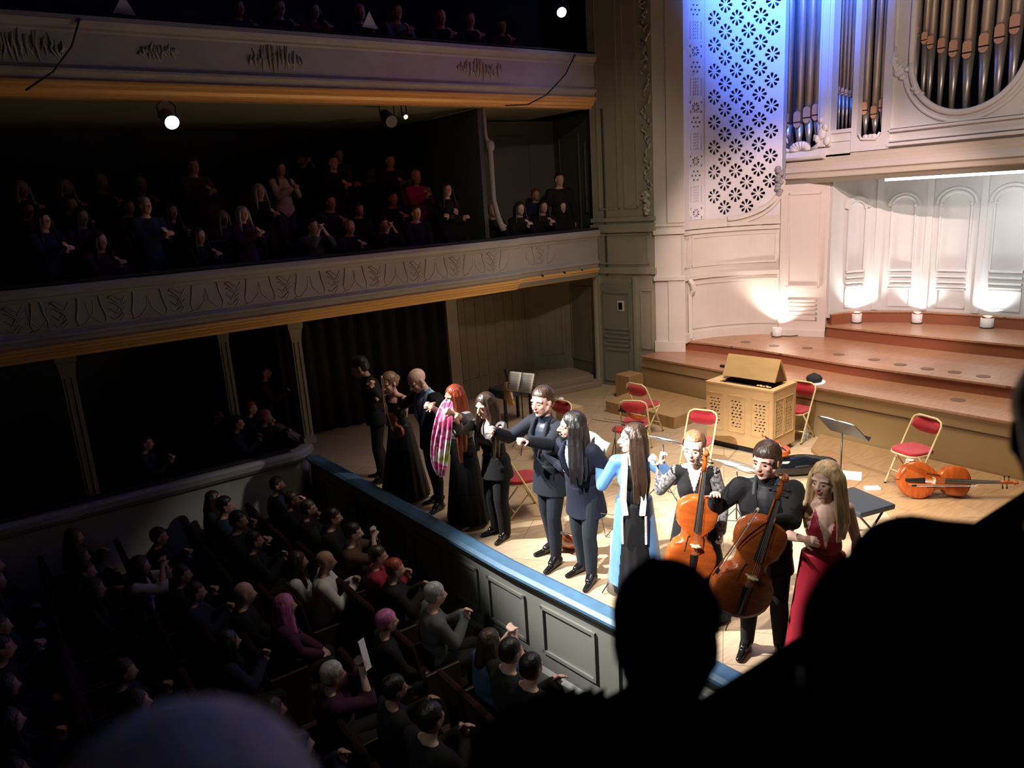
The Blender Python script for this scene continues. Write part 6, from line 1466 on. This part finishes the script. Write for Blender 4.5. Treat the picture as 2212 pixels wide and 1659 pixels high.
# balconies
ROW = [(11.38, 0.0), (12.18, 0.26), (12.9, 0.52), (13.65, 0.78)]
TAKEN = []
ORD = ['first', 'second', 'third', 'fourth', 'fifth', 'sixth', 'seventh', 'eighth', 'ninth', 'tenth', 'eleventh', 'twelfth', 'thirteenth', 'fourteenth', 'fifteenth', 'sixteenth', 'seventeenth', 'eighteenth', 'nineteenth', 'twentieth']
def balc(px, py, base, standing, st, ar, fe, hair='brown', top='black', sk=0, label='', group=None, ymax=13.7, trous=None):
    hh = (1.68 if fe else 1.76); top_z = hh + 0.0 if standing else hh*0.30 + 0.80*hh/1.75
    if not standing: top_z = 0.30*hh + 0.80*hh/1.75 - 0.02
    best = None
    for y, dz in ROW:
        if y > ymax: continue
        for sh in (0, 0.12, -0.12, 0.25, -0.25, 0.4, -0.4, 0.6, -0.6):
            p = gy(px, py, y); q = Vector((min(p.x + sh, 9.45), y, p.z)); e = abs(p.z - (base + dz + top_z)) + abs(sh)*0.5
            if base == ZB and abs(q.x - dx) < 0.35: e += 0.6
            if base == ZB and q.x > dx and y > 12.0: e += 3
            if any(abs(t[0] - base) < 0.1 and math.hypot(t[1] - q.x, (t[2] - y)*0.75) < 0.50 for t in TAKEN): e += 3
            if best is None or e < best[0]: best = (e, q, y, base + dz)
    e, p, y, fz = best; TAKEN.append((base, p.x, y)); s_ = max(0.94, min(1.06, (p.z - fz)/top_z))
    yaw = math.atan2(4.8 - y, 5.0 - p.x)*0.75 - 0.25
    r = listener((p.x - 0.03, y, fz), yaw, (not standing, st, ar, fe), hair, top, sk, label, group, s_, trous)
    if not standing: seat((p.x - 0.05, y + 0.04, fz), yaw, 'seat under the ' + ' '.join(label.replace('standing ', '').split()[:13]), 'seats of the far balconies')
    return r
ZB, ZU, ZS = Z1 + 0.16, Z2 + 0.16, -0.45
B_ = [
 (605, 347, 1, 'long', 'clap', True, 'black', 'white', 1, 'standing person in white blouse and blue jeans in the lower balcony'),
 (650, 333, 1, 'short', 'up', True, 'red', 'black', 0, 'standing person in black v-neck top beside the white blouse'),
 (732, 318, 1, 'short', 'fold', False, 'brown', 'grey', 2, 'standing person in grey jumper with folded arms in the lower balcony'),
 (713, 283, 1, 'short', 'clap', False, 'black', 'black', 0, 'standing person in black behind the grey jumper'),
 (799, 352, 0, 'short', 'lap', False, 'brown', 'black', 0, 'dim face right of the grey jumper in the lower balcony'),
 (840, 308, 1, 'short', 'clap', False, 'brown', 'navy', 0, 'standing person in navy beneath the unlit black spotlight'),
 (892, 288, 1, 'short', 'clap', True, 'blonde', 'magenta', 0, 'standing person in magenta dress at the back of the lower balcony'),
 (957, 290, 1, 'long', 'fold', True, 'black', 'black', 1, 'standing person in black with a pale strap against the box divider'),
 (998, 385, 0, 'short', 'clap', True, 'pink', 'black', 0, 'person with pink tinted curls near the divider post'),
 (959, 412, 0, 'short', 'lap', False, 'brown', 'black', 2, 'dim face two places left of the pink curls'),
 (935, 412, 0, 'short', 'lap', True, 'white', 'plum', 1, 'person with pale hair next to the dim face left of the pink curls'),
 (889, 412, 0, 'short', 'clap', False, 'brown', 'navy', 0, 'dim person clapping in the middle rows of the lower balcony'),
 (672, 476, 0, 'short', 'up', False, 'brown', 'grey', 2, 'person with both hands before the mouth at the balcony rail'),
 (722, 486, 0, 'bald', 'clap', False, 'brown', 'black', 0, 'bald person clapping at the balcony rail'),
 (797, 482, 0, 'short', 'up', False, 'black', 'black', 0, 'person with hands raised high at the balcony rail'),
 (844, 464, 0, 'short', 'lap', False, 'black', 'black', 2, 'person with short black hair at the rail, middle of the lower balcony'),
 (890, 468, 0, 'short', 'lap', True, 'brown', 'red', 0, 'person in dark red top at the balcony rail'),
 (932, 490, 0, 'short', 'clap', True, 'white', 'plum', 0, 'white-haired person in plum top at the balcony rail'),
 (1004, 446, 0, 'short', 'lap', False, 'brown', 'black', 2, 'person in black left of the divider post at the rail'),
 (845, 418, 0, 'short', 'clap', True, 'grey', 'blue', 0, 'grey-haired person in pale blue in the second balcony row'),
 (780, 405, 0, 'short', 'clap', False, 'black', 'black', 1, 'barely visible person clapping right of the grey jumper'),
 (1083, 428, 0, 'long', 'clap', True, 'brown', 'black', 2, 'darkhaired person right of the divider post, leaning forward'),
 (1116, 418, 0, 'long', 'clap', True, 'black', 'black', 0, 'person with long black hair clapping in the end box'),
 (1172, 410, 0, 'short', 'lap', True, 'red', 'navy', 0, 'redhead person in navy in the end box'),
 (1208, 356, 1, 'short', 'lap2', False, 'brown', 'black', 0, 'standing person in black t-shirt against the end box wall'),
 (1226, 436, 0, 'bald', 'lap', False, 'brown', 'black', 2, 'balding person in the last seat beside the corner wall'),
]
for px, py, sd, st, ar, fe, hr, tp, sk, lab in B_:
    if ar == 'lap2': ar = None
    balc(px, py, ZB, sd, st, ar, fe, hr, tp, sk, lab, None, 12.3 if px > 1050 else 13.7, 'blue' if 'jeans' in lab else None)
for kk, (px, py) in enumerate(sorted([(30, 335), (58, 325), (85, 330), (165, 430), (240, 425), (283, 480), (325, 445), (361, 500), (110, 545), (190, 500), (202, 305), (285, 295), (415, 335), (55, 440), (72, 480), (135, 510), (305, 370), (480, 470), (440, 500), (560, 400)])):
    balc(px, py, ZB, rl.random() < 0.3, rl.choice(['short', 'long']), 'clap', rl.random() < 0.5, rl.choice(['black', 'brown', 'grey']), rl.choice(['black', 'navy', 'plum']), rl.choice([0, 1]), 'barely visible listener, %s from the left in the dark lower balcony' % ORD[kk], 'listeners in the dark left part of the lower balcony')
for px, py, st, fe, hr, tp, lab in [(852, -12, 'short', False, 'brown', 'grey', 'person in grey shirt with hand at chin in the upper balcony'), (772, -5, 'short', True, 'pink', 'black', 'person with magenta hair holding a programme in the upper balcony'), (1012, 12, 'short', False, 'brown', 'black', 'person with a red lit face in the upper balcony'),
      (978, 30, 'bald', False, 'brown', 'black', 'small orange lit face left of the red lit face upstairs'), (1082, 42, 'short', True, 'brown', 'plum', 'person in plum at the right end of the upper balcony rows'), (600, 5, 'short', False, 'brown', 'black', 'dim person at the upper rail above the lower white blouse'), (640, 10, 'long', True, 'brown', 'red', 'dim person in red top at the upper balcony rail'), (530, 8, 'short', False, 'black', 'navy', 'dim person in navy at the upper balcony rail, left of the others')]:
    balc(px, py, ZU, 0, st, 'clap', fe, hr, tp, 0, lab, None, 12.0)
for px, py, lab in [(265, 12, 'pale folded programme resting on the upper balcony rail at the left'), (797, 45, 'white programme held over the upper balcony rail')]:
    p = gy(px, py, YF + 0.1); o = MB().add([(-0.12, 0, -0.09), (0.14, 0.02, -0.10), (0.02, 0.0, 0.13)], [(0, 1, 2)]).build('programme', mat('programme_paper', (0.5, 0.5, 0.48), 0.7)); o.location = p; sd_ = o.modifiers.new('s', 'SOLIDIFY'); sd_.thickness = 0.004; tag(o, lab, 'programme')
for px, py, hr, tp, lab in [(551, 915, 'red', 'black', 'person with red lit face in the side boxes by the pale corner column'), (636, 918, 'pink', 'black', 'person in the last side box seat beside the corner column'), (500, 902, 'black', 'navy', 'dim person in the side boxes left of the red lit face'), (462, 925, 'brown', 'black', 'dim person third from the corner column in the side boxes'), (300, 940, 'black', 'black', 'hardly visible person in the middle of the side boxes')]:
    yy = 12.15 if px in (551, 462) else 11.4; p = gy(px, py, yy); p.x = min(p.x, 3.2); listener((p.x, yy, ZS), -0.5, (True, 'short', 'clap', True), hr, tp, 0, lab, None, 1.0); seat((p.x - .03, yy + .03, ZS), -0.5, 'seat under the ' + ' '.join(lab.split()[:12]), 'seats of the side boxes')
p = gy(575, 850, 12.6); listener((p.x, 12.6, ZS), -0.6, (False, 'short', 'clap', False), 'black', 'black', 1, 'shadowy standing person behind the side boxes', None, 1.0)
# low music-desk like rail in the dark balcony
a, b = gy(430, 525, 11.9), gy(580, 512, 11.9)
r_ = MB(); r_.tube([a, b], 0.02, 6); r_.tube([a + Vector((0.15, 0, 0)), (a.x + 0.15, a.y, ZB + .26)], 0.018, 6); tag(r_.build('handrail', mat('rail_grey', (0.08, 0.08, 0.08), 0.6)), 'thin metal handrail between the dark rows of the lower balcony', 'rail')

# ================================================================ THE NEAR BALCONY, where the picture is taken
NZ = 2.22
struct(MB().box((-4.5, -4, 2.0), (9.0, 0.60, NZ)).build('floor_near_balcony', carpet))
mb = MB(); mb.rings([[(x, 0.66 + dy, z) for dy, z in ((-0.06, 2.0), (0.06, 2.0), (0.09, 2.1), (0.03, 2.2), (0.03, 2.75), (0.08, 2.8), (0.08, 2.87), (-0.06, 2.87))] for x in (-4.5, 9.0)]); struct(mb.build('wall_near_balcony', fascia_m))
mb = MB(); mb.rings([[(x, 0.66 + dy, z) for dy, z in ((-0.16, 2.86), (0.06, 2.86), (0.08, 2.89), (0.05, 2.93), (-0.13, 2.93), (-0.17, 2.90))] for x in (-4.5, 9.0)]); struct(mb.build('trim_60', mat('black_velvet_rail', (0.002, 0.002, 0.002), 1.0, spec=0.0)))
nblk = mat('near_black_coat', (0.002, 0.002, 0.003), 1.0, spec=0.0)
def near(px, py, dist, yaw, label, h=1.72, hair=h_blk, style='short', female=False, seated=True, armL=None, armR=None, lean=0.05, skm=None):
    r = ray(px, py).normalized()*dist; hc = Vector((0, 0, CAMZ)) + r; k = h/1.75
    off = Matrix.Rotation(yaw, 3, 'Z') @ Vector((0.05 + 0.68*math.sin(max(0, lean - .05)), 0, 0)); hz = (0.30*h if seated else 0.525*h) + 0.69*math.cos(max(0, lean - .05))*k
    f = Fig((hc.x - off.x, hc.y - off.y, hc.z - hz), yaw, h, female, lean=lean, seated=seated, lod=1, armL=armL, armR=armR, label=label, curl=(0.25, 0.25), palmL=(0, -1, 0), palmR=(0, 1, 0))
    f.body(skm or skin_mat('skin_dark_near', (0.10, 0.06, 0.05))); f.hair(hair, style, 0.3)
    f.garment('trousers', ['pelvis', 'legL', 'legR'], 0.018, nblk); f.garment('coat', ['torso', 'pelvis', 'uarmL', 'farmL', 'uarmR', 'farmR'], 0.040, nblk, keep=lambda p, q: q.z < 0.60); f.shoes(nblk)
    return f
def RP(px, py, d): v = Vector((0, 0, CAMZ)) + ray(px, py).normalized()*d; return (v.x, v.y, v.z, 1)
near(1915, 1475, 0.74, 1.15, 'dark silhouette of a near listener, large head at the lower right', hair=mat('hair_near_black', (0.003, 0.003, 0.003), 1.0, spec=0.0), style='fringe', lean=0.0)
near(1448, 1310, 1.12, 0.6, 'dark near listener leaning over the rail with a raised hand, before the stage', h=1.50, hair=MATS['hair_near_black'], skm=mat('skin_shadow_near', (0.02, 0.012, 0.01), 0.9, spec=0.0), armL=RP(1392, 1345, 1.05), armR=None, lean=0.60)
near(2350, 950, 1.25, 0.55, 'dark silhouette of a person standing at the right picture edge', h=1.78, style='short', seated=False)
near(400, 2030, 0.56, 0.9, 'near listener with soft grey hair, only the crown visible at the lower left', hair=mat('hair_soft_grey', (0.80, 0.79, 0.74), 1.0, spec=0.0, var=0.3, vscale=30), style='fringe')
